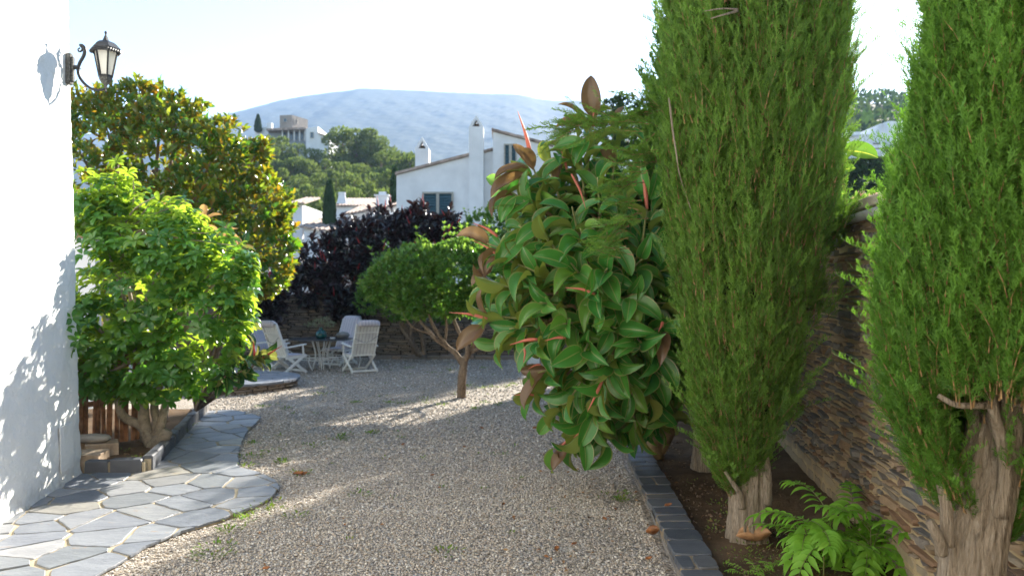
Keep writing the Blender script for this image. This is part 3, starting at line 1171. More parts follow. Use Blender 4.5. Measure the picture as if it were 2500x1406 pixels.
# split wood fence
fe = thing('wooden_fence', 'reddish split wood fence of upright slats behind the shrub trunk', 'fence', (-5.1, 9.4, 0))
fb = MB()
g = random.Random(5)
A_, B_ = np.array((-5.75, 8.72)), np.array((-4.56, 10.02))
for i in range(26):
    t = (i + g.uniform(-.2, .2)) / 26
    p = A_ + (B_ - A_) * t
    lx = g.uniform(-.06, .06)
    w = g.uniform(.035, .06)
    fb.bar((p[0], p[1] + g.uniform(-.02, .02), .1), (p[0] + lx, p[1], 1.25 + g.uniform(-.1, .1)), w, .03, up=(0, 1, 0))
fb.build('slat', M['wood'], fe, bevel=.005)['kind'] = 'stuff'
for z in (.55, 1.0):
    r_ = MB(); r_.bar((A_[0], A_[1] + .04, z), (B_[0], B_[1] + .04, z + .08), .03, .06); r_.build('rail', M['wood'], fe)

# round stone platform
pf = thing('stone_platform', 'low round stone platform topped with grey slate at the gravel edge', 'platform', (-5.35, 15.6, 0))
b_ = MB()
b_.lathe([(1.10, -.02), (1.10, .15)], (-5.35, 15.6, 0), 48); b_.build('core', M['dark_mortar'], pf)
b_ = MB()
stone_face(b_, lambda u, z, d: (-5.35 + (1.105 + d) * cos(u / 1.1), 15.6 + (1.105 + d) * sin(u / 1.1), z), 0, 2 * pi * 1.1, 0, .145, (.03, .055), (.12, .3), .008, .03, 9)
b_.build('side_stones', M['slate_course'], pf)
b_ = MB()
paving(b_, [(-5.35 + 1.17 * cos(a), 15.6 + 1.17 * sin(a)) for a in np.linspace(0, 2 * pi, 40)[:-1]], .152, .195, .6, .006, 5)
b_.build('slate_top', M['platform_slate'], pf)

# ------------------------------------------------------------------ low kerb wall along the cypress bed
cu = thing('garden_kerb', 'low dark slate capped kerb wall between gravel and cypress bed', 'kerb', (1.2, 7, 0))
b_ = MB()
N_ = 60
ys = np.linspace(2.6, 14, N_)
g = random.Random(8)
vs = []
for y in ys:
    xl = curbl(y); a = .012 * wob(y * 3, 0, 3); c_ = .012 * wob(y * 2.6, 5, 4)
    vs += [(xl + .045 + a, y, -.03), (xl + .02 + a, y, .10 + c_ * .4), (xl + .02, y, .149), (xl + .262, y, .149), (xl + .27, y, -.03)]
fs = [(i * 5 + j, i * 5 + j + 1, i * 5 + 6 + j, i * 5 + 5 + j) for i in range(N_ - 1) for j in range(4)]
b_.add(vs, [q[::-1] for q in fs], .5)
b_.build('mortar_bed', m_mortar('kerb_mortar', (.36, .28, .185), 7, .8), cu, smooth=True)
b_ = MB()
y = 2.7
while y < 13.8:
    ln = g.uniform(.15, .33)
    xl, xr = curbl(y) + g.uniform(.0, .02), curbl(y) + .285 + g.uniform(-.012, .006)
    sk = g.uniform(-.03, .03)
    y0, y1 = y + .012, y + ln - .012
    pieces = [[(xl, y0), (xr, y0 + sk * .3), (xr, y1 + sk * .3), (xl, y1)]]
    if g.random() < .35 and ln > .2:
        m0, m1 = g.uniform(.35, .65), g.uniform(.35, .65)
        a0, a1 = xl + (xr - xl) * m0, xl + (xr - xl) * m1
        pieces = [[(xl, y0), (a0 - .009, y0), (a1 - .009, y1), (xl, y1)], [(a0 + .009, y0), (xr, y0 + sk * .3), (xr, y1 + sk * .3), (a1 + .009, y1)]]
    for pc in pieces:
        ringp = []
        for i in range(4):
            p, q = np.array(pc[i]), np.array(pc[(i + 1) % 4])
            for k in range(5):
                t = k / 5
                w = p * (1 - t) + q * t + np.array((g.uniform(-1, 1), g.uniform(-1, 1))) * .005
                if k == 0: w = w * .94 + np.mean(pc, 0) * .06
                ringp.append(tuple(w))
        dz = g.uniform(-.004, .004); tl = g.uniform(-.012, .012)
        cxy = np.mean(pc, 0)
        n = len(ringp)
        top = [(cxy[0] + (x - cxy[0]) * .965, cxy[1] + (yy - cxy[1]) * .955, .158 + dz + tl * (x - cxy[0])) for x, yy in ringp]
        v = [(x, yy, .12) for x, yy in ringp] + [(x, yy, .150 + dz + tl * (x - cxy[0])) for x, yy in ringp] + top
        fcs = []
        for i in range(n):
            j = (i + 1) % n
            fcs += [(i, j, n + j, n + i), (n + i, n + j, 2 * n + j, 2 * n + i)]
        fcs.append(tuple(range(2 * n, 3 * n)))
        b_.add(v, fcs, g.random())
    y += ln
b_.build('cap_stones', M['kerb_slate'], cu)
b_ = MB()
stone_face(b_, lambda u, z, d: (curbl(2.6 + u) + .035 - z * .12 - d, 2.6 + u, z), 0, 11, 0.0, .105, (.045, .10), (.15, .4), .012, .014, 19, wav=.008)
b_.build('face_stones', m_stone('kerb_face_stone', [(0, (.22, .20, .18)), (.5, (.17, .165, .16)), (1, (.28, .23, .17))], 6, .7), cu)

# soil of the cypress bed
nx, ny = 60, 200
X, Y = np.meshgrid(np.linspace(0, 1, nx), np.linspace(1.5, 22, ny))
XX = (curbl(Y) + .26) * (1 - X) + (wallx(Y) + .02) * X
Z = .075 + .02 * wob(XX * 2.2, Y * 1.7, 4) + .012 * wob(XX * 7, Y * 6, 2) + .05 * X ** 3
I = np.arange(nx * ny).reshape(ny, nx)
Q = np.stack([I[:-1, :-1].ravel(), I[:-1, 1:].ravel(), I[1:, 1:].ravel(), I[1:, :-1].ravel()], 1)
tag(mesh_np('soil', np.stack([XX.ravel(), Y.ravel(), Z.ravel()], 1), Q, M['soil'], smooth=True), kind='structure')
v, f, u, r = scatter((ico_v, ico_f, np.zeros((12, 2))), np.stack([rng.uniform(1.5, 2.7, 900), rng.uniform(4.4, 10, 900), np.full(900, .08)], 1), frames(sphere_dirs(900), sphere_dirs(900)), rng.uniform(.004, .016, (900, 3)), rng.random(900))
tag(mesh_np('soil_crumbs', v, f, attr_mat('soil_crumb', [(0, (.09, .06, .04)), (1, (.22, .16, .11))], .95, .1), rnd=r), 'small brown soil crumbs scattered over the cypress bed', 'soil', kind='stuff')

# ------------------------------------------------------------------ tall rubble wall
rw = thing('stone_wall', 'tall rubble wall of brown and grey schist behind the cypresses', 'wall', (wallx(6), 6, 0))
P0 = np.array((wallx(1.0), 1.0, 0))
def rwp(u, z, d): return P0 + WALLE * u + WALLN * d + np.array((0, 0, z))
b_ = MB()
b_.extrude([rwp(0, -.1, 0), rwp(23, -.1, 0), rwp(23, 2.6, 0), rwp(0, 2.6, 0)], -WALLN * .45)
b_.build('mortar', M['mortar'], rw)
b_ = MB()
stone_face(b_, rwp, 0, 14, .34, 2.58, (.035, .095), (.10, .32), .018, .052, 21, wav=.02)
b_.build('stones', M['schist'], rw)
b_ = MB()
stone_face(b_, rwp, 0, 14, .10, .35, (.08, .13), (.18, .5), .04, .010, 22, wav=.02)
b_.build('base_stones', m_stone('smeared_stone', [(0, (.24, .19, .125)), (.6, (.30, .24, .15)), (1, (.20, .17, .13))], 4, .6), rw)
b_ = MB()
b_.extrude([rwp(0, 2.605, .05), rwp(23, 2.605, .05), rwp(23, 2.68, .05), rwp(0, 2.68, .05)], -WALLN * .5)
b_.build('coping', plain('beige_coping', (.50, .45, .36), .85, .2, .1, 5, .2), rw, bevel=.01)
b_ = MB(); b_.tube([rwp(u, 2.545 + .004 * sin(u * 3), .055) for u in np.linspace(0, 23, 50)], .036, 12)
for u in np.linspace(.5, 22, 18): b_.tube([rwp(u, 2.545, .055), rwp(u + .05, 2.545, .055)], .042, 12)
b_.build('gutter_pipe', plain('grey_pipe', (.36, .36, .36), .5, .3, .05), rw, smooth=True)

# back wall of thin slate courses
bw = thing('slate_wall', 'dark brown dry slate wall with thin courses behind the garden chairs', 'wall', (-2, 21.9, 0))
b_ = MB(); b_.box((-3.0, 22.12, .80), (14.4, .40, 1.72)); b_.build('core', M['dark_mortar'], bw)
b_ = MB(); stone_face(b_, lambda u, z, d: (-10.2 + u, 21.92 - d, z), 0, 14.4, 0, 1.66, (.03, .075), (.15, .5), .010, .03, 31, wav=.015)
b_.build('stones', M['slate_course'], bw)
b_ = MB(); kerb_run(b_, (-10.2, 22.1), (4.2, 22.1), 22, .06, .46, 14)
o_ = b_.build('cap_stones', M['slate_course'], bw); o_.location.z += 1.665
b_ = MB(); kerb_run(b_, (-3.8, 21.35), (3.0, 21.35), 14, .10, .28, 15); b_.build('base_kerb', M['slate_course'], bw)

# ------------------------------------------------------------------ garden furniture
M['chair_white'] = plain('chair_white_paint', (.74, .73, .69), .55, .3, .08, 6)
cf = NT('striped_cushion')
co = cf.coord('Object')
sx = cf.n('SeparateXYZ'); cf.l(co, sx.inputs[0])
wv = cf.math('FRACT', cf.math('MULTIPLY', sx.outputs[0], 13.0))
cf.base(cf.ramp(wv, [(0, (.55, .50, .52)), (.45, (.60, .56, .57)), (.5, (.30, .29, .36)), (.62, (.30, .29, .36)), (.66, (.60, .56, .57)), (.9, (.47, .42, .46)), (1, (.55, .50, .52))]), .9, .1)
M['cushion'] = cf.m


def make_chair(label):
    """local axes: sitter faces +Y, seat centre above the origin"""
    t = thing('garden_chair', label, 'chair', (0, 0, 0), 'white folding garden chairs round the table')
    W2 = .265
    bk = lambda s: np.array((0, -.20 - .30 * s, .38 + .74 * s))       # along the back, 0 at the seat, 1 at the top
    for s in (-1, 1):
        b = MB(); b.bar(bk(0) + (s * W2, 0, 0), bk(1) + (s * W2, 0, 0), .035, .055, up=(0, 1, .4)); b.build('back_rail', M['chair_white'], t, bevel=.006)
    for q in (.02, .40, .72, .985):
        b = MB(); b.bar(bk(q) + (-W2, -.01, 0), bk(q) + (W2, -.01, 0), .05, .022, up=(0, .3, .8)); b.build('crossbar', M['chair_white'], t, bevel=.004)
    for x in np.linspace(-.20, .20, 6):
        b = MB(); b.bar(bk(.03) + (x, .012, 0), bk(.98) + (x, .012, 0), .058, .014, up=(0, 1, .4)); b.build('back_slat', M['chair_white'], t)
    for y in np.linspace(-.20, .26, 6):
        b = MB(); b.bar((-W2, y, .385 + .05 * (y + .2)), (W2, y, .385 + .05 * (y + .2)), .062, .016); b.build('seat_slat', M['chair_white'], t)
    for s in (-1, 1):
        b = MB(); b.bar((s * .25, -.24, .355), (s * .25, .32, .385), .03, .05); b.build('seat_rail', M['chair_white'], t, bevel=.004)
        for (y0, y1) in ((-.34, .24), (.30, -.26)):
            b = MB(); b.bar((s * (.30 if y0 < 0 else .275), y0, .02), (s * (.30 if y0 < 0 else .275), y1, .42), .026, .06, up=(0, .4, 1)); b.build('leg', M['chair_white'], t, bevel=.005)
        b = MB(); b.bar((s * .31, -.30, .60), (s * .31, .26, .655), .06, .03); b.build('armrest', M['chair_white'], t, bevel=.008)
        b = MB(); b.bar((s * .31, .17, .645), (s * .30, .20, .40), .03, .04); b.build('arm_support', M['chair_white'], t, bevel=.004)
    for y in (-.31, .27):
        b = MB(); b.bar((-.29, y, .05), (.29, y, .05), .03, .045); b.build('stretcher', M['chair_white'], t, bevel=.004)
    for s in (-1, 1):
        b = MB(); b.tube(spline([(s * .2, .32, .40), (s * .2, .44, .36), (s * .2, .42, .22), (s * .2, .52, .03)], 14), .012, 8)
        b.build('foot_bow', M['chair_white'], t, smooth=True)
    # cushions: rounded pads following back and seat
    def pad(path, th, half):
        vs, n = [], len(path)
        path = np.array(path)
        T = np.gradient(path, axis=0); T = nrm(T)
        Nn = np.stack([np.zeros(n), -T[:, 2], T[:, 1]], 1)
        us = np.linspace(-1, 1, 15)
        for i in range(n):
            e = min(1, min(i, n - 1 - i) / 2.0 + .25)
            for u in us: vs.append(path[i] + np.array((u * half, 0, 0)) + Nn[i] * th * e * (1 - abs(u) ** 6) * (1 + .06 * sin(u * 22)))
            for u in us[::-1]: vs.append(path[i] + np.array((u * half, 0, 0)))
        m = 30
        fs = [(i * m + j, i * m + (j + 1) % m, (i + 1) * m + (j + 1) % m, (i + 1) * m + j) for i in range(n - 1) for j in range(m)]
        fs += [tuple(range(m))[::-1], tuple((n - 1) * m + j for j in range(m))]
        b = MB(); b.add(vs, fs); return b
    bp = [bk(s) + (0, .03, 0) for s in np.linspace(.06, 1.0, 12)]
    top = [bk(1.03) + (0, .01, 0), bk(1.04) + (0, -.05, 0), bk(.97) + (0, -.075, 0), bk(.93) + (0, -.08, 0)]
    pad((bp + top)[::-1], .065, .262).build('back_cushion', M['cushion'], t, smooth=True)
    pad([(0, .33, .38), (0, .31, .425)] + [(0, y, .425 - .0 * y) for y in np.linspace(.26, -.19, 8)], .06, .255).build('seat_cushion', M['cushion'], t, smooth=True)
    b = MB(); b.tube(spline([bk(.55) + (-.27, -.05, 0), bk(.50) + (0, -.06, -.05), bk(.62) + (.27, -.05, 0)], 14), .008, 6)
    b.build('tie_cord', plain('grey_cord', (.33, .33, .35), .9, .1), t, smooth=True)
    return t


def face(x, y): return math.atan2(y, x) - pi / 2


ch = make_chair('white folding chair seen from behind, with its slatted back nearest the platform')
ch.location = (-5.05, 17.95, .01); ch.rotation_euler = (0, 0, face(.62, .78))
dup(ch, (-3.50, 18.25, .01), face(-.55, .83), label='white folding chair seen from behind, with its slatted back nearest the small tree')
dup(ch, (-4.30, 19.75, .01), face(-.45, -.80), label='white folding chair facing the camera, showing its striped cushion')
dup(ch, (-5.78, 19.1, .01), face(.9, -.25), label='white folding chair mostly hidden behind another chair, only cushion top showing')

tb = thing('garden_table', 'round dark topped garden table on thin white metal legs', 'table', (-4.52, 18.9, 0))
b = MB(); b.lathe([(.70, .705), (.735, .712), (.735, .726), (.70, .732)], (-4.52, 18.9, 0), 48)
b.build('table_top', plain('dark_table_glass', (.045, .045, .048), .25, .5, .1), tb, smooth=False)
for k in range(4):
    a = k * pi / 2 + .35
    e = np.array((cos(a), sin(a), 0)); q = np.array((-sin(a), cos(a), 0))
    c = np.array((-4.52, 18.9, 0))
    b = MB()
    foot = c + e * .20
    for s in (-1, 1): b.tube(spline([foot + q * .02 * s, c + e * .14 + q * .045 * s + (0, 0, .35), c + e * .22 + q * .11 * s + (0, 0, .70)], 10), .012, 8)
    b.build('leg', M['chair_white'], tb, smooth=True)
b = MB()
for z, r_ in ((.30, .50), (.25, .50)): b.tube([(-4.52 + r_ * cos(a), 18.9 + r_ * sin(a), z) for a in np.linspace(0, 2 * pi, 49)], .010, 6)
for a in np.linspace(0, 2 * pi, 13)[:-1]: b.bar((-4.52 + .50 * cos(a), 18.9 + .50 * sin(a), .25), (-4.52 + .50 * cos(a), 18.9 + .50 * sin(a), .30), .012, .012)
for a in (.35, .35 + pi / 2, .35 + pi, .35 - pi / 2): b.bar((-4.52 + .14 * cos(a), 18.9 + .14 * sin(a), .275), (-4.52 + .50 * cos(a), 18.9 + .50 * sin(a), .275), .014, .014)
b.build('ring_shelf', M['chair_white'], tb)

gv = thing('glass_vase', 'teal green glass demijohn vase holding olive sprigs on the table', 'vase', (-4.52, 18.85, .732))
tg = NT('teal_glass'); tg.base((.012, .11, .105), .06, .7); tg.p.inputs['Transmission Weight'].default_value = .35
b = MB(); b.lathe([(.03, 0), (.10, .004), (.125, .04), (.13, .10), (.115, .15), (.07, .19), (.045, .21), (.042, .25), (.055, .265), (.045, .268), (.035, .25), (.036, .21), (.03, .20)], (-4.52, 18.85, .732), 28)
b.build('bottle', tg.m, gv, smooth=True)
LT_small = leaf_tpl(.22, 3, 1, .1, .1)
n = 16
tipd = nrm(np.stack([rng.normal(size=n) * .9, rng.normal(size=n) * .5, rng.uniform(.2, .9, n)], 1))
b = MB(); pos, dd = [], []
for d in tipd:
    L = random.uniform(.25, .42)
    pts = spline([(-4.52, 18.85, .95), (-4.52 + d[0] * L * .5, 18.85 + d[1] * L * .5, 1.0 + d[2] * L * .6), (-4.52 + d[0] * L, 18.85 + d[1] * L, 1.0 + d[2] * L * .5)], 12)
    b.tube(pts, .003, 4)
    for p in pts[3:]:
        for s in range(4): pos.append(p); dd.append(d + np.random.default_rng(len(pos)).normal(size=3) * .8)
sp_ = b.build('sprigs', M['bark'], gv)
pos, dd = np.array(pos), nrm(np.array(dd))
v, f, u, r = scatter(LT_small, pos, frames(dd, sphere_dirs(len(pos)) + (0, 0, 1)), rng.uniform(.04, .07, len(pos)), rng.random(len(pos)))
mesh_np('leaves', v, f, leafmat('olive_leaf', [(.16, .20, .10), (.24, .28, .16)], (.32, .34, .26), .25, .6, .2), sp_, uv=u, rnd=r)
b = MB(); b.lathe([(.03, 0), (.055, .004), (.06, .03), (.052, .03), (.048, .01), (.01, .008)], (-4.22, 18.72, .733), 20)
ash = b.build('ashtray', M['chair_white'], smooth=True)
tag(ash, 'small white dish lying on the dark table top', 'dish')
b = MB(); b.lathe([(.02, 0), (.13, .01), (.17, .06), (.13, .12), (.02, .15)], (-4.05, 19.05, .733), 20)
bsk = b.build('bowl', plain('grey_bowl', (.20, .20, .19), .8, .2), smooth=True); tag(bsk, 'round grey covered bowl on the dark table beside a chair', 'bowl')

b = MB(); b.box((.55, 20.3, .45), (.30, .30, .95)); b.box((.55, 20.3, .95), (.36, .36, .05))
tag(b.build('white_post', M['white'], bevel=.01), 'short white gate post glimpsed behind the rubber tree leaves', 'post')

# ------------------------------------------------------------------ leaf materials and templates
LM = {}
LM['scheff'] = leafmat('umbrella_tree_leaf', [(.045, .15, .034), (.09, .22, .04), (.06, .18, .038), (.17, .30, .045)], (.20, .31, .06), .5, .22, .6, 1.7, tint=(1.9, 1.75, .6))
LM['magn'] = leafmat('magnolia_leaf', [(.035, .10, .024), (.06, .14, .026), (.10, .16, .024), (.22, .23, .03)], [(.14, .15, .04), (.15, .19, .05), (.22, .11, .03), (.12, .17, .04), (.19, .13, .035), (.13, .18, .05)], .40, .2, .6, 1.7, tint=(2.2, 2.3, .35))
LM['rubber'] = leafmat('rubber_tree_leaf', [(.030, .165, .026), (.07, .24, .036), (.045, .20, .034), (.14, .29, .045)], [(.19, .235, .055), (.23, .27, .06)], .36, .23, .5, 1.5, midrib=(.20, .27, .08), margin=(.22, .26, .08), young=(.17, .10, .055), bumpy=.25)
LM['dark'] = leafmat('burgundy_rubber_leaf', [(.012, .016, .015), (.020, .022, .018), (.034, .014, .018), (.020, .030, .018)], [(.034, .018, .018), (.05, .018, .02)], .12, .30, .5, 1.3)
LM['citrus'] = leafmat('citrus_leaf', [(.055, .155, .024), (.09, .21, .03), (.07, .18, .026), (.18, .31, .045)], (.16, .26, .055), .44, .32, .5, 1.5)
LM['sap'] = leafmat('ailanthus_leaf', [(.15, .35, .03), (.21, .42, .04), (.17, .38, .035)], (.24, .42, .07), .4, .5, .3, 1.4)
LM['weed'] = leafmat('weed_leaf', [(.10, .20, .03), (.19, .22, .04), (.12, .25, .05)], (.15, .22, .05), .4, .6, .2, 1.4)
LM['pine'] = leafmat('pine_needles', [(.065, .105, .032), (.12, .165, .05), (.17, .21, .075)], (.13, .17, .06), .38, .7, .1, 1.5)
LM['far'] = leafmat('far_foliage', [(.025, .055, .02), (.04, .08, .03), (.055, .095, .03)], (.05, .08, .03), .3, .7, .1, 1.3)
M['sheath'] = NT('pink_leaf_sheath')
_s = M['sheath']; _s.base((.62, .20, .14), .5, .3)
_t = _s.n('BsdfTranslucent'); _t.inputs[0].default_value = (.75, .28, .16, 1)
_x = _s.n('MixShader'); _x.inputs[0].default_value = .35
_s.l(_s.p.outputs[0], _x.inputs[1]); _s.l(_t.outputs[0], _x.inputs[2]); _s.l(_x.outputs[0], _s.out.inputs[0])
M['sheath'] = _s.m
M['red_sheath'] = plain('red_leaf_sheath', (.42, .045, .05), .5, .3)
M['green_stem'] = plain('green_stem', (.16, .17, .06), .7, .2, .2, 10)

T_OB = leaf_tpl(.40, 4, 1, .16, .18, wide_at=.62, petiole=.06)          # schefflera leaflet
T_MG = leaf_tpl(.40, 4, 1, .14, .22, wide_at=.5)
T_FX = leaf_tpl(.44, 12, 2, .15, .30, tip=.80, base=.62, wide_at=.47, petiole=.10)  # rubber tree
T_FX2 = leaf_tpl(.42, 10, 2, .32, .55, tip=.80, base=.62, wide_at=.47, petiole=.10)
T_SM = leaf_tpl(.45, 3, 1, .1, .22)
T_LN = leaf_tpl(.34, 5, 1, .22, .16, wide_at=.3, tip=1.2)


def leafy(T, P, D, N, S, rnd):
    return scatter(T, P, frames(D, N), S, rnd)


# ------------------------------------------------------------------ umbrella tree in the planter
rng = np.random.default_rng(21)
um = thing('umbrella_tree', 'bushy bright green umbrella tree with palmate leaves against the white wall', 'tree', (-4.35, 9.6, .08))
blobs = [(300, 575, 9.9, 115), (225, 520, 9.8, 62), (420, 610, 9.6, 105), (515, 665, 9.5, 88), (330, 720, 9.5, 140), (500, 775, 9.4, 95), (255, 840, 9.4, 95), (400, 880, 9.4, 98), (560, 735, 9.35, 55),
         (275, 478, 9.9, 55), (425, 535, 10.0, 55), (235, 920, 9.4, 58), (335, 940, 9.4, 62), (585, 640, 9.4, 36), (215, 760, 9.2, 60), (465, 935, 9.5, 42), (600, 690, 9.3, 26)]
P, N = blob_points(blobs, 1350, .55, 1.0)
kp = wob(P[:, 0] * 3.4, P[:, 2] * 3.1, 2) + .5 * wob(P[:, 1] * 4, P[:, 2] * 5, 7) > -.24
P, N = P[kp], N[kp]
shoots = [(290, 402, 9.8), (225, 418, 9.7), (325, 440, 9.8), (365, 500, 9.7), (455, 492, 9.6), (400, 470, 9.6), (520, 570, 9.4), (575, 600, 9.3), (605, 640, 9.25), (615, 700, 9.2), (610, 760, 9.25), (545, 560, 9.5), (260, 450, 9.6), (430, 520, 9.4), (200, 470, 9.7), (590, 820, 9.3), (540, 880, 9.3)]
sp, sn = [], []
for (a_, b_, c_) in shoots:
    q = W(a_, b_, c_); o_ = nrm(q - W(380, 800, 9.7))
    for k_ in range(9): sp.append(q - (o_ * .4 + np.array((0, 0, .6))) * .075 * k_ + rng.normal(size=3) * .045); sn.append(o_ + rng.normal(size=3) * .6)
P = np.vstack([P, np.array(sp)]); N = np.vstack([N, nrm(np.array(sn))])
ax_ = nrm(N * .55 + np.array((0, 0, .75)) + rng.normal(size=P.shape) * .22)
LPp, LD, LN_, LS, ID = cluster(P, ax_, 8, (68, 98), .2, (.115, .175), .12)
rr = rng.random(len(P))
v, f, u, r = leafy(T_OB, LPp, LD, LN_, LS, np.clip(rr[ID] * .9 + rng.random(len(ID)) * .1, 0, .99))
# the sprig that reaches past the corner in front of the wall
P2 = np.array([W(175, 775, 8.2), W(160, 800, 8.15), W(195, 830, 8.2), W(205, 745, 8.3), W(185, 850, 8.3), W(215, 790, 8.4)])
LPp, LD, LN_, LS, ID = cluster(P2, nrm(np.tile((.2, -.8, .6), (6, 1)) + rng.normal(size=(6, 3)) * .3), 7, (60, 95), .1, (.09, .13), .1)
sc2 = leafy(T_OB, LPp, LD, LN_, LS, rng.random(len(ID)))
v, f, u, r = join([(v, f, u, r), sc2])
cw = mesh_np('crown', v, f, LM['scheff'], um, uv=u, rnd=r, smooth=True)
b = MB()
def px(*a): return [W(*q) for q in a]
for pts, r0, r1 in ((px((372, 1085, 9.6), (345, 1040, 9.6), (300, 1015, 9.5), (285, 960, 9.5), (270, 860, 9.6)), .065, .035), (px((370, 1085, 9.6), (352, 1030, 9.6), (350, 960, 9.6), (340, 800, 9.7)), .085, .04),
                    (px((378, 1080, 9.65), (385, 1030, 9.65), (378, 980, 9.75), (420, 860, 9.9)), .07, .035), (px((385, 1080, 9.6), (398, 1020, 9.6), (412, 960, 9.8), (470, 800, 10)), .065, .03),
                    (px((375, 1090, 9.6), (400, 1065, 9.5), (410, 1050, 9.5)), .10, .06)):
    b.tube(spline(pts, 22), np.linspace(r0, r1, 22), 12, flute=lambda a, t: 1 + .08 * wob(a * 2, t * 9, 2))
twigs(b, W(345, 860, 9.7), [W(x_, y_, z_) for x_, y_, z_, q in blobs for _ in range(1)], .035, .008)
twigs(b, W(300, 560, 9.9), [W(*q) for q in shoots[:9]], .012, .006)
b.build('trunk', M['pale_bark'], um, smooth=True)

# rubber plant half hidden behind it
rp = thing('rubber_plant', 'rubber plant with broad glossy leaves poking out behind the umbrella tree', 'plant', tuple(W(470, 1000, 11.2)))
tips = [(492, 535, 10.2, 0, .1, 1), (545, 580, 10.2, .1, .1, 1), (405, 515, 10.4, -.1, .1, 1), (455, 640, 11, .2, .2, 1), (590, 600, 11.1, .5, .0, .6), (600, 690, 11, .8, 0, .5), (560, 660, 10.8, .5, -.2, .5), (585, 770, 10.7, .9, 0, .3),
        (570, 810, 10.6, .8, -.2, .2), (600, 800, 10.2, .9, 0, .1), (560, 845, 9.5, .6, -.3, .2), (620, 880, 9.5, 1, -.1, .10), (590, 905, 9.4, .6, -.4, -.1), (535, 930, 9.4, .2, -.5, -.3), (640, 868, 9.6, 1, 0, .2), (580, 870, 9.4, .7, -.3, .3), (555, 915, 9.3, .4, -.4, -.4), (545, 740, 10.8, .5, -.3, .4), (500, 700, 10.9, .3, -.2, .6)]
P = np.array([W(*t[:3]) for t in tips]); A = nrm(np.array([t[3:] for t in tips], float))
LPp, LD, LN_, LS, ID = cluster(P, A, 7, (30, 75), .12, (.22, .30), .45, .18)
rr = rng.random(len(ID)); low = P[ID][:, 2] > 2.1
rr[low & (rng.random(len(ID)) < .45)] += 1.0
v, f, u, r = leafy(T_FX, LPp, LD, LN_, LS, rr)
cr = mesh_np('crown', v, f, leafmat('rubber_plant_leaf', [(.022, .07, .02), (.04, .10, .025)], [(.14, .16, .05), (.17, .15, .06)], .3, .25, .5, 1.6, midrib=(.2, .24, .08), young=(.36, .22, .13)), rp, uv=u, rnd=r, smooth=True)
b = MB(); twigs(b, W(480, 1000, 11.2), [tuple(q) for q in P], .03, .01)
b.build('stem', M['bark'], rp, smooth=True)
b = MB()
for (a, c) in (((640, 874, 9.55), (688, 844, 9.5)), ((622, 868, 9.45), (618, 832, 9.4))): b.tube(spline([W(*a), W(*c)], 6), np.linspace(.018, .002, 6), 6)
b.build('sheath', M['red_sheath'], cr, smooth=True)

# ------------------------------------------------------------------ magnolia
mg_ = thing('magnolia_tree', 'large magnolia with glossy leaves and rusty undersides rising behind the umbrella tree', 'tree', (-7.1, 15.3, 0))
blobs = [(300, 420, 15.2, 190), (190, 360, 15.4, 150), (420, 400, 15.0, 150), (520, 430, 15.0, 130), (590, 520, 15.0, 120), (470, 560, 14.8, 150), (620, 600, 15.0, 95), (330, 290, 15.2, 95), (430, 300, 15.1, 75), (530, 340, 15.0, 62), (640, 490, 15.0, 70),
         (650, 660, 15.0, 60), (600, 660, 14.9, 80), (250, 270, 15.3, 62), (610, 400, 15.0, 50), (120, 450, 15.4, 200), (690, 580, 15.0, 40), (330, 620, 15.3, 170), (640, 360, 15, 20), (560, 300, 15, 22), (495, 250, 15, 18), (340, 215, 15.1, 24), (395, 235, 15.1, 28)]
P, N = blob_points(blobs, 3300, .32, 1.0)
ax_ = nrm(N * .7 + np.array((0, 0, .6)) + rng.normal(size=P.shape) * .3)
LPp, LD, LN_, LS, ID = cluster(P, ax_, 7, (25, 75), .05, (.13, .20), .5, .10)
rr = rng.random(len(P))
v, f, u, r = leafy(T_MG, LPp, LD, LN_, LS, np.clip(rr[ID] * .75 + rng.random(len(ID)) * .24, 0, .99))
mesh_np('crown', v, f, LM['magn'], mg_, uv=u, rnd=r, smooth=True)
b = MB()
b.tube(spline([(-7.1, 15.3, 0), (-7.0, 15.25, 1.4), (-6.9, 15.2, 2.6), (-6.8, 15.2, 4.2)], 20), np.linspace(.2, .07, 20), 12)
twigs(b, (-7.0, 15.25, 1.8), [W(x_, y_, z_) for x_, y_, z_, q in blobs], .07, .012)
b.build('trunk', M['bark'], mg_, smooth=True)

# ------------------------------------------------------------------ burgundy rubber trees hanging over the back wall
rng = np.random.default_rng(33)
def dark_tree(label, blobs, n, base):
    t = thing('burgundy_rubber_tree', label, 'tree', base, 'burgundy rubber trees over the back wall')
    P, N = blob_points(blobs, n, .4)
    up = np.where(N[:, 2:3] > -.1, .9, .1)
    ax_ = nrm(N * .6 + np.array((0, 0, 1.0)) * up + rng.normal(size=P.shape) * .3)
    LPp, LD, LN_, LS, ID = cluster(P, ax_, 7, (30, 80), .12, (.17, .27), .5, .18)
    v, f, u, r = leafy(T_MG, LPp, LD, LN_, LS, rng.random(len(ID)))
    c = mesh_np('crown', v, f, LM['dark'], t, uv=u, rnd=r, smooth=True)
    sel = rng.choice(len(P), 26, replace=False)
    for i in sel:
        if P[i][2] < 1.4: continue
        b = MB(); b.tube([P[i] + ax_[i] * .05, P[i] + ax_[i] * .20, P[i] + ax_[i] * .36], [.022, .018, .003], 5)
        b.build('sheath', M['red_sheath'], c)
    b = MB(); b.tube(spline([base, (base[0], base[1], 1.2), W(*blobs[0][:3])], 12), np.linspace(.1, .05, 12), 8)
    twigs(b, (base[0], base[1], 1.4), [W(*q[:3]) for q in blobs], .04, .012)
    b.build('trunk', M['bark'], t)


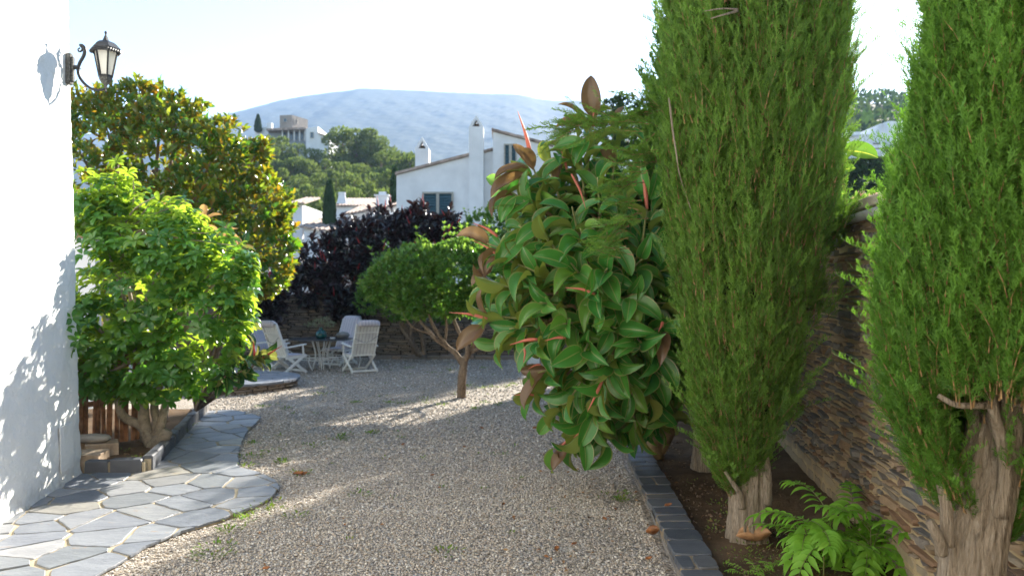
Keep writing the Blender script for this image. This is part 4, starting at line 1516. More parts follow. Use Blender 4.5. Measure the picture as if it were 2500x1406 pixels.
dark_tree('burgundy rubber tree with dark leaves over the slate wall beside the magnolia', [(790, 640, 22.3, 68), (760, 700, 22.0, 55), (850, 600, 22.4, 62), (840, 680, 21.9, 62), (870, 730, 21.7, 45), (850, 560, 22.4, 38), (720, 665, 22.2, 26), (690, 690, 22.2, 22)], 560, (-5.0, 22.7, 0))
dark_tree('burgundy rubber tree in the middle, over the slate wall behind the clipped crown', [(930, 590, 22.4, 72), (900, 650, 21.9, 58), (960, 640, 22.2, 75), (940, 545, 22.5, 42), (980, 560, 22.5, 46), (880, 735, 21.7, 36), (830, 745, 21.6, 40)], 540, (-3.4, 22.7, 0))
dark_tree('burgundy rubber tree with dark leaves below the shuttered window', [(1030, 560, 22.5, 52), (1050, 610, 22.4, 58), (1020, 520, 22.6, 28), (1090, 560, 22.5, 36), (1085, 600, 22.4, 40), (1105, 530, 22.7, 22)], 340, (-2.2, 22.7, 0))
dark_tree('low dark burgundy rubber tree in deep shade under the magnolia', [(660, 700, 20.8, 45), (630, 750, 20.8, 50), (665, 760, 21.0, 35), (640, 800, 20.9, 40), (590, 760, 20.6, 60)], 210, (-6.7, 20.9, 0))


# ------------------------------------------------------------------ clipped citrus trees and green bushes
def citrus(name, label, cat, base, blobs, n, mat, size, paths, leaf=T_SM, group=None, rough_tips=0):
    t = thing(name, label, cat, base, group)
    P, N = blob_points(blobs, n, .28)
    ax_ = nrm(N * .8 + np.array((0, 0, .5)) + rng.normal(size=P.shape) * .35)
    LPp, LD, LN_, LS, ID = cluster(P, ax_, 7, (20, 85), .08, size, .6, .07)
    rr = np.clip(rng.random(len(P))[ID] * .6 + rng.random(len(ID)) * .39, 0, .99)
    parts = [leafy(leaf, LPp, LD, LN_, LS, rr)]
    if rough_tips:
        k = rng.choice(np.where(N[:, 2] > .2)[0], rough_tips)
        for s in range(4):
            Pq = P[k] + np.array((0, 0, .07 * s)) + N[k] * .05 * s
            a, b_, c_, d_, i_ = cluster(Pq, nrm(np.tile((0, 0, 1.0), (len(k), 1)) + N[k] * .4), 4, (35, 60), 0, (size[0] * .8, size[1]), .2)
            parts.append(leafy(leaf, a, b_, c_, d_, rng.uniform(.7, .99, len(i_))))
    v, f, u, r = join(parts)
    mesh_np('crown', v, f, mat, t, uv=u, rnd=r, smooth=True)
    b = MB()
    for pts, r0, r1 in paths:
        b.tube(spline([np.array(q) for q in pts], 22), np.linspace(r0, r1, 22), 10, flute=lambda a, t: 1 + .12 * wob(a * 2, t * 8, r0 * 40))
    b.build('trunk', M['bark'], t, smooth=True)
    return t


Yc = 14.2
cbl = [(960, 690, 14.4, 62), (1030, 670, 14.2, 75), (1110, 670, 14.1, 78), (1190, 680, 14.1, 75), (1080, 630, 14.3, 40), (1160, 630, 14.3, 40), (1000, 640, 14.4, 42), (1240, 700, 14.2, 60), (1010, 725, 14.1, 55), (1090, 735, 14.0, 45), (1170, 735, 14.0, 45), (925, 700, 14.4, 40), (1120, 600, 14.4, 20)]
pth = [(px((1126, 972, Yc), (1128, 925, Yc), (1134, 872, Yc)), .085, .07), (px((1130, 890, Yc), (1112, 862, Yc), (1085, 842, Yc), (1062, 826, 14.1), (1020, 775, 14.2), (990, 730, 14.3)), .055, .02), (px((1092, 846, Yc), (1060, 800, 14.1), (1048, 770, 14.1), (1030, 730, 14.1)), .035, .015),
       (px((1134, 885, Yc), (1142, 850, 14.1), (1120, 810, 14.1), (1105, 770, 14.1), (1100, 720, 14.1)), .05, .018), (px((1136, 880, Yc), (1158, 840, 14.3), (1180, 800, 14.3), (1200, 740, 14.3)), .05, .018), (px((1142, 850, Yc), (1160, 800, 14.1), (1150, 750, 14.1)), .03, .014),
       (px((1085, 842, 14.2), (1090, 800, 14.3), (1085, 750, 14.3)), .028, .014), (px((1050, 815, 14.1), (1010, 800, 14.0), (985, 770, 14.0)), .02, .01), (px((1150, 860, 14.2), (1200, 830, 14.2), (1230, 770, 14.2)), .035, .015)]
citrus('citrus_tree', 'small clipped citrus tree with forked brown trunk standing in the gravel', 'tree', tuple(G(1126, 972)), cbl, 2300, LM['citrus'], (.075, .12), pth, rough_tips=30)
Yb = 20.6
bbl = [(920, 700, 20.4, 48), (960, 680, 20.4, 60), (900, 735, 20.2, 34), (1000, 720, 20.4, 62), (940, 650, 20.5, 35), (960, 745, 20.2, 38), (1040, 700, 20.6, 60), (1080, 740, 20.5, 50)]
pth = [(px((1030, 868, Yb), (1015, 850, Yb), (990, 800, Yb), (965, 765, Yb)), .09, .04), (px((1020, 866, Yb), (1000, 830, 20.4), (978, 790, Yb), (975, 740, Yb)), .07, .03), (px((1035, 866, Yb), (1030, 820, Yb), (1015, 780, Yb), (1010, 740, Yb)), .07, .03), (px((1010, 862, Yb), (1005, 800, 20.4), (1040, 760, Yb)), .05, .03)]
citrus('citrus_tree', 'clipped citrus tree with several slanting stems rooted at the slate wall', 'tree', tuple(W(1020, 868, Yb)), bbl, 1500, LM['citrus'], (.065, .10), pth)
citrus('green_bush', 'fresh green bush above the slate wall in front of the white villa', 'bush', (-.9, 23.6, 0), [(1130, 590, 23.6, 45), (1170, 560, 23.6, 45), (1210, 540, 23.6, 45), (1200, 600, 23.6, 55), (1250, 570, 23.8, 60), (1110, 620, 23.4, 40), (1215, 505, 23.6, 26), (1300, 600, 23.8, 60)], 1700, LM['citrus'], (.07, .11),
       [([(-.9, 23.6, 0), (-.9, 23.6, 1.5), (-.8, 23.6, 3)], .08, .03)], rough_tips=25)
citrus('garden_tree', 'tall green garden tree showing above the rubber tree', 'tree', (5.6, 34.5, 0), [(1520, 300, 34.5, 62), (1500, 275, 34.5, 40), (1540, 270, 34.6, 38), (1560, 330, 34.6, 60), (1570, 420, 34.8, 90), (1590, 540, 34.8, 100), (1520, 250, 34.5, 20)], 1500, LM['far'], (.13, .2),
       [([(5.6, 34.6, 0), (5.4, 34.6, 3), (5.0, 34.6, 6.5)], .2, .05)], T_SM)
# unseen hedge added behind the back wall to throw shade on the gravel
citrus('shade_hedge', 'unseen hedge bush added behind the slate wall to shade the gravel', 'bush', (2.2, 23.2, 0), [(1340, 560, 23.2, 75), (1390, 600, 23.2, 90), (1335, 490, 23.2, 60), (1330, 660, 23, 80), (1410, 650, 23, 75)], 900, LM['far'], (.14, .2),
       [([(2.2, 23.2, 0), (2.2, 23.2, 1.6), (2.1, 23.2, 3)], .1, .04)], T_SM)

citrus('unseen_shade_tree', 'unseen tall tree added behind the thick cypress to shade the gravel', 'tree', (10.66, 40, 2.3), [(1768, 130, 40, 50), (1768, 55, 40, 50), (1774, 200, 40, 48), (1764, 10, 40, 36)], 1300, LM['far'], (.16, .26),  # added out of sight so its shade falls across the gravel
       [([(10.66, 40, 2.2), (10.7, 40, 7), (10.66, 40, 13.5)], .22, .06)], T_SM)

# ------------------------------------------------------------------ the big rubber tree
rng = np.random.default_rng(55)
rt = thing('rubber_tree', 'large rubber tree with broad glossy leaves and pink sheaths spilling over the kerb', 'tree', (1.62, 8.9, .08))
# branch tips: px, py, Y, stem direction (x, y, z), young share
tips = [(1440, 300, 8.0, .0, 0, 1, .9), (1300, 405, 7.8, -.35, -.1, .9, .6), (1500, 320, 8.3, .15, .0, 1, .5), (1380, 360, 8.0, -.3, 0, .8, .5), (1578, 520, 7.4, .1, -.2, 1, .35), (1600, 570, 7.4, .4, -.4, .6, 0), (1250, 470, 7.9, -.8, -.1, .5, .6), (1290, 500, 7.7, -.6, -.3, .5, .1),
        (1205, 600, 7.8, -.8, -.1, .3, .8), (1190, 770, 7.7, -1, -.1, .1, .8), (1240, 700, 7.6, -.8, -.3, .1, .1), (1320, 830, 7.3, -.6, -.5, -.1, .3), (1450, 715, 7.1, -.3, -.8, .1, .3), (1610, 800, 7.2, .3, -.8, .2, .2), (1470, 940, 7.1, -.3, -.5, -.7, .25), (1430, 1050, 7.3, -.4, -.3, -.8, .3),
        (1385, 1085, 7.4, -.6, -.2, -.7, .7), (1300, 960, 7.6, -.8, -.2, -.4, .4), (1330, 905, 7.5, -.8, -.3, -.2, .2), (1480, 1060, 7.4, -.1, -.5, -.8, .1), (1540, 950, 7.4, .1, -.6, -.6, 0), (1590, 900, 7.6, .3, -.5, -.4, 0), (1560, 830, 7.2, .1, -.8, -.2, 0), (1380, 790, 7.2, -.4, -.7, 0, .15), (1500, 800, 7.1, 0, -.9, 0, 0),
        (1340, 590, 7.5, -.5, -.4, .5, 0), (1400, 520, 7.5, -.2, -.5, .7, .1), (1460, 450, 7.6, -.1, -.4, .9, .2), (1530, 480, 7.6, .1, -.4, .8, 0), (1480, 580, 7.2, 0, -.7, .5, 0), (1560, 640, 7.2, .2, -.8, .3, 0), (1400, 650, 7.2, -.3, -.7, .3, 0), (1300, 660, 7.5, -.6, -.4, .3, 0), (1620, 660, 7.4, .5, -.5, .2, 0),
        (1260, 800, 7.6, -.7, -.3, -.1, .1), (1230, 840, 7.7, -.8, -.1, -.3, .2), (1430, 850, 7.1, -.2, -.8, -.2, .1), (1400, 960, 7.4, -.4, -.4, -.5, 0), (1360, 1000, 7.6, -.6, -.2, -.5, .1), (1500, 880, 7.2, 0, -.8, -.4, 0), (1600, 990, 7.7, .3, -.3, -.6, 0), (1550, 1030, 7.7, .1, -.3, -.8, 0), (1280, 560, 7.7, -.7, -.2, .5, .1),
        (1350, 440, 7.8, -.3, -.3, .8, .3), (1420, 400, 7.9, -.1, -.2, 1, .2), (1500, 400, 7.9, .1, -.2, .9, .2), (1560, 420, 8, .2, -.2, .9, 0), (1640, 740, 7.5, .6, -.4, 0, 0), (1330, 740, 7.3, -.5, -.6, .1, 0), (1480, 660, 7.1, 0, -.9, .2, 0), (1540, 720, 7.1, .1, -.9, .1, 0), (1420, 570, 7.3, -.2, -.7, .5, 0), (1600, 860, 7.4, .3, -.6, -.2, 0), (1455, 1000, 7.2, -.2, -.5, -.7, 0), (1250, 640, 7.7, -.8, -.2, .3, .2), (1210, 700, 7.8, -.9, -.1, 0, .5)]
P = np.array([W(*t[:3]) for t in tips]); A = nrm(np.array([t[3:6] for t in tips], float)); YG = np.array([t[6] for t in tips])
# fill inside and at the back
P2, N2 = blob_points([(1430, 480, 8.3, 120), (1540, 560, 8.2, 120), (1340, 580, 8.3, 90), (1410, 720, 8.1, 150), (1540, 740, 8.1, 130), (1300, 760, 8.2, 70), (1480, 890, 8.0, 120), (1490, 1000, 8.1, 80), (1590, 880, 8.3, 90), (1630, 700, 8.2, 60), (1590, 990, 8.4, 70), (1540, 1060, 8.3, 45), (1620, 930, 8.4, 60), (1590, 480, 8.3, 70)], 190, .9)
LPp, LD, LN_, LS, ID = cluster(P, A, 9, (35, 88), .36, (.28, .41), .45, .46, .45)
rr = rng.random(len(ID))
k_ = np.repeat(np.arange(9), len(P))
yy = (k_ >= 7) & (rng.random(len(ID)) < YG[ID] * .8)
rr[yy] += 1.0
# leaves turn their upper face to the open light on this side
LN_ = nrm(LN_ + np.array((-.1, -.35, .35)) + sphere_dirs(len(LN_)) * .35)
big = rng.random(len(ID)) < .6
parts = [leafy(T_FX, LPp[big], LD[big], LN_[big], LS[big], rr[big]), leafy(T_FX2, LPp[~big], LD[~big], LN_[~big], LS[~big], rr[~big])]
a, b_, c_, d_, i_ = cluster(P2, nrm(N2 + np.array((0, 0, .5))), 8, (45, 85), .25, (.22, .33), .4, .3)
parts.append(leafy(T_FX, a, b_, nrm(c_ + np.array((0, -.3, .4))), d_, rng.random(len(i_))))
# single leaves that stand out: base px, tip px, depth, facing, young
for (bx_, by_, tx_, ty_, Yd, nv, yg, w_) in [(1452, 300, 1440, 190, 8.0, (-.35, -1, .1), 1, 1.05), (1452, 305, 1358, 300, 8.0, (.2, -.6, .9), 1, 1), (1300, 420, 1193, 468, 7.8, (0, -.5, .9), 1, 1), (1300, 405, 1205, 425, 7.8, (.2, -.3, 1), 1, 1), (1290, 385, 1245, 345, 7.8, (-.3, -1, .2), 1, .8),
                                             (1578, 495, 1558, 385, 7.35, (-.7, -1, 0), 0, 1), (1585, 500, 1612, 400, 7.35, (.5, -1, .3), 0, 1), (1190, 775, 1165, 700, 7.6, (-1, -.6, .2), 1, .9), (1190, 790, 1112, 850, 7.6, (0, -.8, .6), 1, 1), (1545, 480, 1462, 510, 7.4, (0, -.4, 1), 0, 1), (1345, 360, 1430, 345, 7.9, (0, -.9, .4), 0, 1), (1500, 330, 1520, 240, 8.3, (-.8, -.6, .2), 1, .8), (1505, 325, 1590, 268, 8.3, (0, -.5, .9), 1, .9), (1440, 330, 1400, 400, 7.9, (-.3, -.9, .5), 0, 1), (1260, 470, 1222, 535, 7.7, (-.2, -1, .5), 0, 1.05), (1300, 480, 1225, 525, 7.7, (.1, -.9, .6), 0, 1), (1330, 540, 1262, 590, 7.6, (0, -1, .5), 0, 1.05), (1500, 590, 1545, 670, 7.1, (.1, -1, .4), 0, 1), (1575, 560, 1620, 640, 7.2, (.2, -1, .5), 0, 1), (1620, 595, 1672, 660, 7.2, (.2, -1, .4), 0, 1), (1520, 720, 1618, 775, 7.1, (0, -.9, .6), 0, 1), (1450, 650, 1450, 710, 7.0, (.3, -1, .1), 0, 1), (1470, 760, 1460, 800, 7.0, (-.3, -1, .2), 0, 1.2), (1290, 560, 1200, 660, 7.7, (.2, -.8, .7), 0, .9),
                                             (1390, 1085, 1346, 1143, 7.3, (-.6, -.8, .2), 1, 1), (1425, 1060, 1432, 1140, 7.2, (.3, -1, .3), 0, 1.1), (1225, 620, 1185, 660, 7.7, (-.5, -.8, .3), 1, 1), (1215, 650, 1148, 690, 7.8, (0, -.6, .8), 1, 1), (1610, 800, 1590, 870, 7.1, (-.5, -1, .2), 0, 1), (1560, 830, 1500, 870, 7.1, (-.2, -.9, .5), 0, 1)]:
    p0, p1 = W(bx_, by_, Yd), W(tx_, ty_, Yd - .1)
    L = np.linalg.norm(p1 - p0)
    parts.append(leafy(T_FX, p0[None], nrm(p1 - p0)[None], np.array([nv], float), np.array([L * w_]), np.array([.4 + yg])))
v, f, u, r = join(parts)
crn = mesh_np('crown', v, f, LM['rubber'], rt, uv=u, rnd=r, smooth=True)
for (x0, y0, x1, y1, Yd, w_) in [(1300, 400, 1264, 272, 7.75, .022), (1452, 310, 1445, 265, 8.0, .03), (1580, 510, 1560, 385, 7.3, .020), (1190, 778, 1097, 763, 7.6, .016), (1215, 578, 1155, 545, 7.75, .016), (1225, 632, 1150, 585, 7.75, .012), (1470, 930, 1434, 1005, 7.0, .017), (1452, 718, 1380, 702, 7.0, .014), (1312, 828, 1245, 842, 7.2, .018), (1382, 825, 1330, 832, 7.15, .014), (1305, 965, 1255, 965, 7.5, .012),
                                 (1280, 850, 1278, 885, 7.2, .012), (1618, 785, 1606, 812, 7.1, .016), (1435, 1045, 1400, 1068, 7.2, .012), (1390, 1070, 1350, 1110, 7.3, .010), (1385, 420, 1362, 350, 7.9, .014), (1320, 890, 1290, 900, 7.4, .012), (1395, 425, 1430, 510, 7.4, .012)]:
    b = MB()
    a, c = W(x0, y0, Yd), W(x1, y1, Yd)
    mid = (a + c) / 2 + np.array((.01, 0, .015))
    b.tube(spline([a, mid, c], 8), np.interp(np.linspace(0, 1, 8), [0, .3, 1], [w_ * .7, w_, .002]), 7)
    b.build('sheath', M['sheath'], crn, smooth=True)
M['rt_stem'] = plain('green_brown_stem', (.24, .25, .09), .6, .3, .3, 6)
b = MB()
b.tube(spline([(1.62, 8.95, 0), (1.58, 8.9, .5), (1.45, 8.6, 1.2), (1.25, 8.4, 2.0), (1.1, 8.2, 2.8)], 24), np.linspace(.10, .05, 24), 12)
b.tube(spline([(1.60, 8.95, .05), (1.8, 8.9, .6), (1.6, 8.6, 1.6), (1.35, 8.3, 2.6)], 24), np.linspace(.08, .035, 24), 12)
for t, a in zip(P, A):
    hub = np.array((1.35, 8.5, 1.4 if t[2] < 2 else 2.1)) + (t - np.array((1.35, 8.5, 1.8))) * .25
    pts = spline([hub, t - a * .7 * np.linalg.norm(t - hub) * .6, t - a * .3, t + a * .02], 14)
    b.tube(pts[:9], np.linspace(.024, .016, 9), 7)
    bq = MB(); bq.tube(np.vstack([pts[8:], pts[-1] + a * .05]), np.linspace(.015, .007, 7), 7); bq.build('branch', M['rt_stem'], crn, smooth=True)
b.build('trunk', plain('rubber_tree_bark', (.21, .15, .075), .8, .2, .3, 9, .3), rt, smooth=True)
# second rubber tree beyond the wall, seen past the cypress edge
r2 = thing('rubber_tree', 'rubber tree with yellow green backlit leaves sticking out past the cypress edge', 'tree', (3.3, 7.9, 2.5))
LL = [((2040, 362), (2135, 377), 6.9, (0, -1, .3), .3, 1.15), ((2030, 420), (2090, 408), 7.25, (0, -1, .3), .5, 1.0), ((2030, 355), (2082, 340), 7.3, (0, -.8, .7), .2, .9), ((2030, 480), (2070, 470), 7.25, (0, -1, .2), .6, 1.0), ((2040, 340), (2074, 350), 7.2, (.3, -.8, .4), 1.3, .8), ((2000, 430), (2040, 450), 7.5, (0, -1, .3), .4, 1), ((1990, 500), (2040, 500), 7.5, (0, -1, .3), .4, 1)]
P_ = np.array([W(*q[0], q[2]) for q in LL]); Q_ = np.array([W(*q[1], q[2] - .05) for q in LL])
v, f, u, r = leafy(T_FX, P_, nrm(Q_ - P_), np.array([q[3] for q in LL], float), np.linalg.norm(Q_ - P_, axis=1) * np.array([q[5] for q in LL]), np.array([q[4] for q in LL]))
mesh_np('crown', v, f, leafmat('backlit_rubber_leaf', [(.05, .11, .02), (.07, .14, .02)], (.22, .26, .05), .55, .3, .4, 1.8, midrib=(.28, .3, .06), young=(.2, .09, .07)), r2, uv=u, rnd=r, smooth=True)
b = MB(); twigs(b, (3.3, 7.9, 2.4), [tuple(q) for q in P_], .03, .008); b.build('stem', M['green_stem'], r2, smooth=True)

# ------------------------------------------------------------------ cypresses
def pr(rows, Yd, k=1.0, sub=.07):
    """(py, radius px) rows to (z, r)"""
    return [(H - (py - HZ) * Yd / F, max(.03, rp * Yd / F * k - sub)) for py, rp in rows][::-1] if rows[0][0] < rows[-1][0] else [(H - (py - HZ) * Yd / F, max(.03, rp * Yd / F * k - sub)) for py, rp in rows]


prof2 = pr([(1185, 40), (1100, 92), (1000, 132), (800, 168), (600, 205), (400, 235), (200, 243), (0, 238), (-300, 190), (-600, 90), (-760, 20)], 6.13, sub=.11)
lobe = [(W(2010, 600, 6.4), (.15, -.1, 1), 50, .09), (W(2018, 540, 6.4), (.15, -.1, 1), 30, .07), (W(1905, 1010, 6.0), (.3, -.2, 1), 24, .07), (W(1975, 760, 6.1), (.3, -.2, 1), 30, .08)]
side_branch = [(W(1620 - 40 * k, 272 + 9 * k, 6.4 - .03 * k), (-1, -.1, -.15 + .05 * k), 5, .02) for k in range(6)]
side_branch += [(W(1600 - 12 * k, 330 + 45 * k, 6.2), (-1, -.2, -.1), 5, .05) for k in range(7)]
cypress('cypress_tree', 'thick columnar cypress with short pale trunk standing in the middle of the bed', (1.70, 6.13, .06), prof2, 8200, 1.0, M['cyp'], [(1.81, 6.13, .0), (1.815, 6.13, .25), (1.83, 6.15, .55), (1.84, 6.2, 1.2), (1.85, 6.2, 3)], [.165, .135, .135, .12, .06], seed=1, lean=(.045, .01),
        extras=lobe + side_branch, group='cypresses in the bed along the stone wall', wind=9,
        limbs=[(px((1812, 1240, 6.02), (1806, 1205, 6.0), (1790, 1180, 5.98), (1770, 1150, 6.0)), .028, .012), (px((1868, 1230, 6.05), (1872, 1170, 6.05), (1866, 1100, 6.1)), .05, .03), (px((1700, 262, 6.3), (1640, 268, 6.35), (1590, 272, 6.4), (1480, 300, 6.3)), .014, .004),
               (px((1634, 240, 5.86), (1640, 300, 5.84), (1652, 380, 5.80), (1660, 430, 5.84), (1690, 520, 5.86)), .008, .004), (px((1800, 28, 5.5), (1770, 36, 5.42), (1735, 46, 5.40)), .010, .004), (px((1800, 24, 5.5), (1765, 22, 5.43), (1720, 28, 5.42)), .008, .003)])
prof1 = pr([(1292, 40), (1240, 110), (1160, 230), (1000, 310), (800, 330), (600, 312), (400, 268), (200, 235), (0, 205), (-300, 160), (-700, 90), (-1000, 20)], 3.4, sub=.14)
ang = R(-88)
cypress('cypress_tree', 'nearest cypress with a bare weathered trunk and dead limbs, cut off by the picture edge', (2.06, 3.4, .06), prof1, 8200, .80, M['cyp2'], px((2365, 1830, 3.4), (2368, 1500, 3.4), (2378, 1350, 3.4), (2405, 1200, 3.41), (2430, 1050, 3.42), (2442, 900, 3.44), (2450, 500, 3.45)), [.155, .128, .122, .120, .105, .09, .05],
        seed=2, lean=(.01, .01), gaps=[(ang, .9, 1.12, .76)], core=.55, core0=.85, wind=9, group='cypresses in the bed along the stone wall',
        extras=[(W(2172, 560, 3.5), (-.10, 0, 1), 3, .02), (W(2160, 760, 3.5), (-.1, 0, 1), 2, .02)],
        limbs=[(px((2440, 1260, 3.29), (2452, 1170, 3.27), (2447, 1090, 3.25), (2425, 1000, 3.23), (2415, 940, 3.22), (2402, 890, 3.22)), .030, .016), (px((2422, 985, 3.23), (2390, 990, 3.2), (2335, 988, 3.18), (2290, 965, 3.2)), .016, .010), (px((2450, 1150, 3.3), (2456, 1050, 3.28), (2452, 980, 3.26), (2448, 920, 3.28)), .020, .010), (px((2455, 1000, 3.27), (2480, 975, 3.25), (2500, 960, 3.22)), .010, .006),
               (px((2312, 1330, 3.34), (2312, 1260, 3.33), (2300, 1190, 3.34), (2285, 1130, 3.38)), .030, .016), (px((2300, 1350, 3.33), (2290, 1310, 3.31), (2268, 1270, 3.32)), .026, .018), (px((2345, 1190, 3.30), (2330, 1150, 3.30), (2300, 1110, 3.33)), .016, .008), (px((2470, 990, 3.3), (2500, 985, 3.28)), .008, .006)])
cypress('cypress_tree', 'slimmer cypress standing directly behind the thick middle cypress', (2.06, 8.4, .08), [(.75, .2), (1.3, .48), (2.5, .60), (3.5, .55), (4.2, .38), (4.75, .10)], 1500, 1.7, M['cyp'], [(2.02, 8.4, 0), (2.03, 8.4, .4), (2.05, 8.4, 2)], [.14, .11, .07], PLW, 3, group='cypresses in the bed along the stone wall')
cypress('cypress_tree', 'unseen tall cypress added along the wall to shade the gravel', (2.62, 10.6, .1), [(.5, .25), (1.3, .5), (3, .62), (5, .55), (6.2, .3), (6.9, .06)], 1500, 1.9, M['cyp'], [(2.55, 10.5, 0), (2.6, 10.6, 2)], [.14, .08], PLW, 4, group='cypresses in the bed along the stone wall')
for i, (yy, hh) in enumerate(((13.2, 5.8), (16.2, 6.6), (20.4, 6.5))):  # unseen cypresses added, spaced and sized for gravel shade and sun streaks
    cypress('cypress_tree', 'unseen tall cypress added along the wall to shade the gravel', (wallx(yy) - .75, yy, .1), [(.4, .25), (1.2, .5), (3, .62), (hh - 1.8, .55), (hh - .6, .3), (hh, .06)], 1100, 2.2, M['cyp'], [(wallx(yy) - .75, yy, 0), (wallx(yy) - .75, yy, 2)], [.14, .08], PLW, 5 + i, group='cypresses in the bed along the stone wall')

# ------------------------------------------------------------------ sapling, ferny weeds, fallen leaves
rng = np.random.default_rng(77)


def pinnate(base, d0, L, npair, lf, droop, side, P, D, N, S, mb, rr):
    """compound leaf: arching midrib with paired leaflets"""
    base, d = np.array(base, float), nrm(np.array(d0, float))
    pts = []
    p = base.copy()
    n = npair + 2
    for i in range(n + 1):
        pts.append(p.copy())
        d = nrm(d + np.array((0, 0, -droop / n)))
        p = p + d * L / n
    pts = np.array(pts)
    mb.tube(pts, np.linspace(.0035, .0012, len(pts)), 5)
    up = nrm(np.cross(np.cross(d, (0, 0, 1.0)), d))
    x = np.cross(d, up)
    for i in range(2, n + 1):
        t = i / n
        dd = nrm(pts[i] - pts[i - 1])
        sz = lf * (1 - .35 * abs(t - .55) * 2) * random.uniform(.85, 1.15)
        for s in (-1, 1):
            q = nrm(x * s * .9 + dd * .55 + np.array((0, 0, -.28)) + np.random.default_rng(len(P)).normal(size=3) * .1)
            P.append(pts[i]); D.append(q); N.append(up + np.array((0, -.3, .3))); S.append(sz); rr.append(random.random())
    P.append(pts[-1]); D.append(nrm(d)); N.append(up); S.append(lf * 1.0); rr.append(random.random())


def pinnate_plant(name, label, base, fronds, lf, mat, stems=()):
    t = thing(name, label, 'plant', base)
    P, D, N, S, rr = [], [], [], [], []
    b = MB()
    for (s0, s1, r) in stems: b.tube(spline([s0, (np.array(s0) + s1) / 2 + np.array((.01, 0, 0)), s1], 8), np.linspace(r, r * .5, 8), 6)
    for (p, d, L, npair, dr) in fronds: pinnate(p, d, L, npair, lf, dr, 0, P, D, N, S, b, rr)
    so_ = b.build('stem', M['green_stem'], t, smooth=True)
    v, f, u, r = leafy(T_LN, np.array(P), np.array(D), nrm(np.array(N)), np.array(S), np.array(rr))
    mesh_np('leaves', v, f, mat, t, uv=u, rnd=r, smooth=True)
    return t


fr, stems = [], []
Ys = 5.55
heads = [((2030, 1355), (2020, 1250), 7), ((1990, 1365), (1960, 1275), 6), ((2085, 1370), (2085, 1240), 6), ((2120, 1400), (2125, 1285), 6), ((2060, 1400), (2050, 1330), 6), ((1965, 1385), (1975, 1330), 5), ((2130, 1420), (2130, 1350), 6), ((2010, 1390), (2005, 1300), 5)]
for (b0, t0, k) in heads:
    Yh = Ys + random.uniform(-.25, .2)
    s0, s1 = W(*b0, Yh), W(*t0, Yh)
    s0[2] = .06
    stems.append((s0, s1, .006))
    a0 = random.uniform(0, 6)
    for i in range(k):
        a = a0 + i * 2.4
        el = .5 if i < k - 2 else 1.1
        fr.append((s0 + (s1 - s0) * (1 - .09 * (k - 1 - i) / 1.0 if i < k - 1 else 1), (cos(a), sin(a) - .25, el + random.uniform(-.15, .25)), random.uniform(.24, .38), random.randint(4, 6), random.uniform(.9, 1.5)))
pinnate_plant('ailanthus_sapling', 'bright green sapling with feathery pointed leaves growing beside the cypress trunk', (2.25, 5.5, .07), fr, .135, LM['sap'], stems)
fr = []
for i in range(7):
    a = i * 2.4
    fr.append((W(1832 + random.uniform(-30, 30), 1402, 5.3), (cos(a), sin(a), .9), random.uniform(.10, .17), 5, .8))
for i in range(4):
    fr.append((W(1880 + random.uniform(-20, 20), 1380, 5.45), (cos(i * 2.4), sin(i * 2.4), .7), random.uniform(.08, .13), 5, .8))
pinnate_plant('fern_weed', 'small ferny weed low in the soil close to the kerb corner', tuple(W(1832, 1402, 5.3)), fr, .035, LM['sap'])


def tuft(P, D, N, S, c, k, r, s):
    for _ in range(k):
        a = random.uniform(0, 6.28); q = r * random.random() ** .6
        P.append(np.array(c) + (cos(a) * q, sin(a) * q, random.uniform(.01, .03)))
        D.append((cos(a) * .7, sin(a) * .7, random.uniform(.2, 1.0))); N.append((-cos(a) * .4, -sin(a) * .4, 1)); S.append(random.uniform(*s))


P, D, N, S = [], [], [], []
spots = [(840, 1065), (610, 1120), (600, 1262), (582, 1280), (528, 1340), (515, 1360), (985, 985), (1250, 942), (1215, 945), (1180, 948), (1125, 962), (1185, 985), (620, 1085), (655, 1105), (600, 1140), (690, 1130), (880, 1210), (1085, 1355), (1500, 1215), (1515, 1225), (720, 1265), (650, 1235), (950, 985), (905, 1060), (760, 1090),
         (1050, 985), (1220, 990), (700, 1000), (640, 995), (780, 965), (1000, 900), (1100, 905), (1180, 900), (1060, 912), (830, 1075), (730, 1160), (870, 985), (640, 1250), (560, 1300), (1140, 945), (1080, 990), (1040, 975), (1160, 1000)]
for (a, b_) in spots:
    tuft(P, D, N, S, G(a, b_), random.randint(18, 44), random.uniform(.06, .20), (.022, .05))
for _ in range(70):
    y = random.uniform(6, 20); x = random.uniform(-.28 * y - .2, .06 * y)
    if in_poly(x, y, PATH): continue
    tuft(P, D, N, S, (x, y, 0), random.randint(3, 9), .05, (.018, .04))
v, f, u, r = leafy(T_SM, np.array(P), nrm(np.array(D)), nrm(np.array(N)), np.array(S), rng.random(len(P)))
tag(mesh_np('weeds', v, f, LM['weed'], uv=u, rnd=r, smooth=True), 'scattered small yellow green weeds sprouting through the gravel', 'weeds', kind='stuff')
P, D, N, S = [], [], [], []
for (a, b_, k, q) in [(1745, 1300, 24, .08), (1755, 1235, 30, .12), (1770, 1260, 24, .10), (1740, 1280, 14, .05), (1850, 1350, 40, .2), (1800, 1360, 30, .15), (1900, 1390, 60, .25), (1960, 1400, 50, .25), (1640, 1060, 20, .1), (1700, 1180, 10, .1), (2050, 1395, 60, .3), (1770, 1390, 20, .1), (1905, 1300, 30, .1), (1890, 1270, 24, .1)]:
    tuft(P, D, N, S, G(a, b_, .08), k, q, (.015, .035))
for (x, y) in [(-4.1, 9.1), (-4.3, 9.9), (-4.35, 10.5), (-4.5, 9.2), (-4.4, 10.9), (-4.2, 8.9)]: tuft(P, D, N, S, (x, y, .085), 16, .10, (.02, .04))
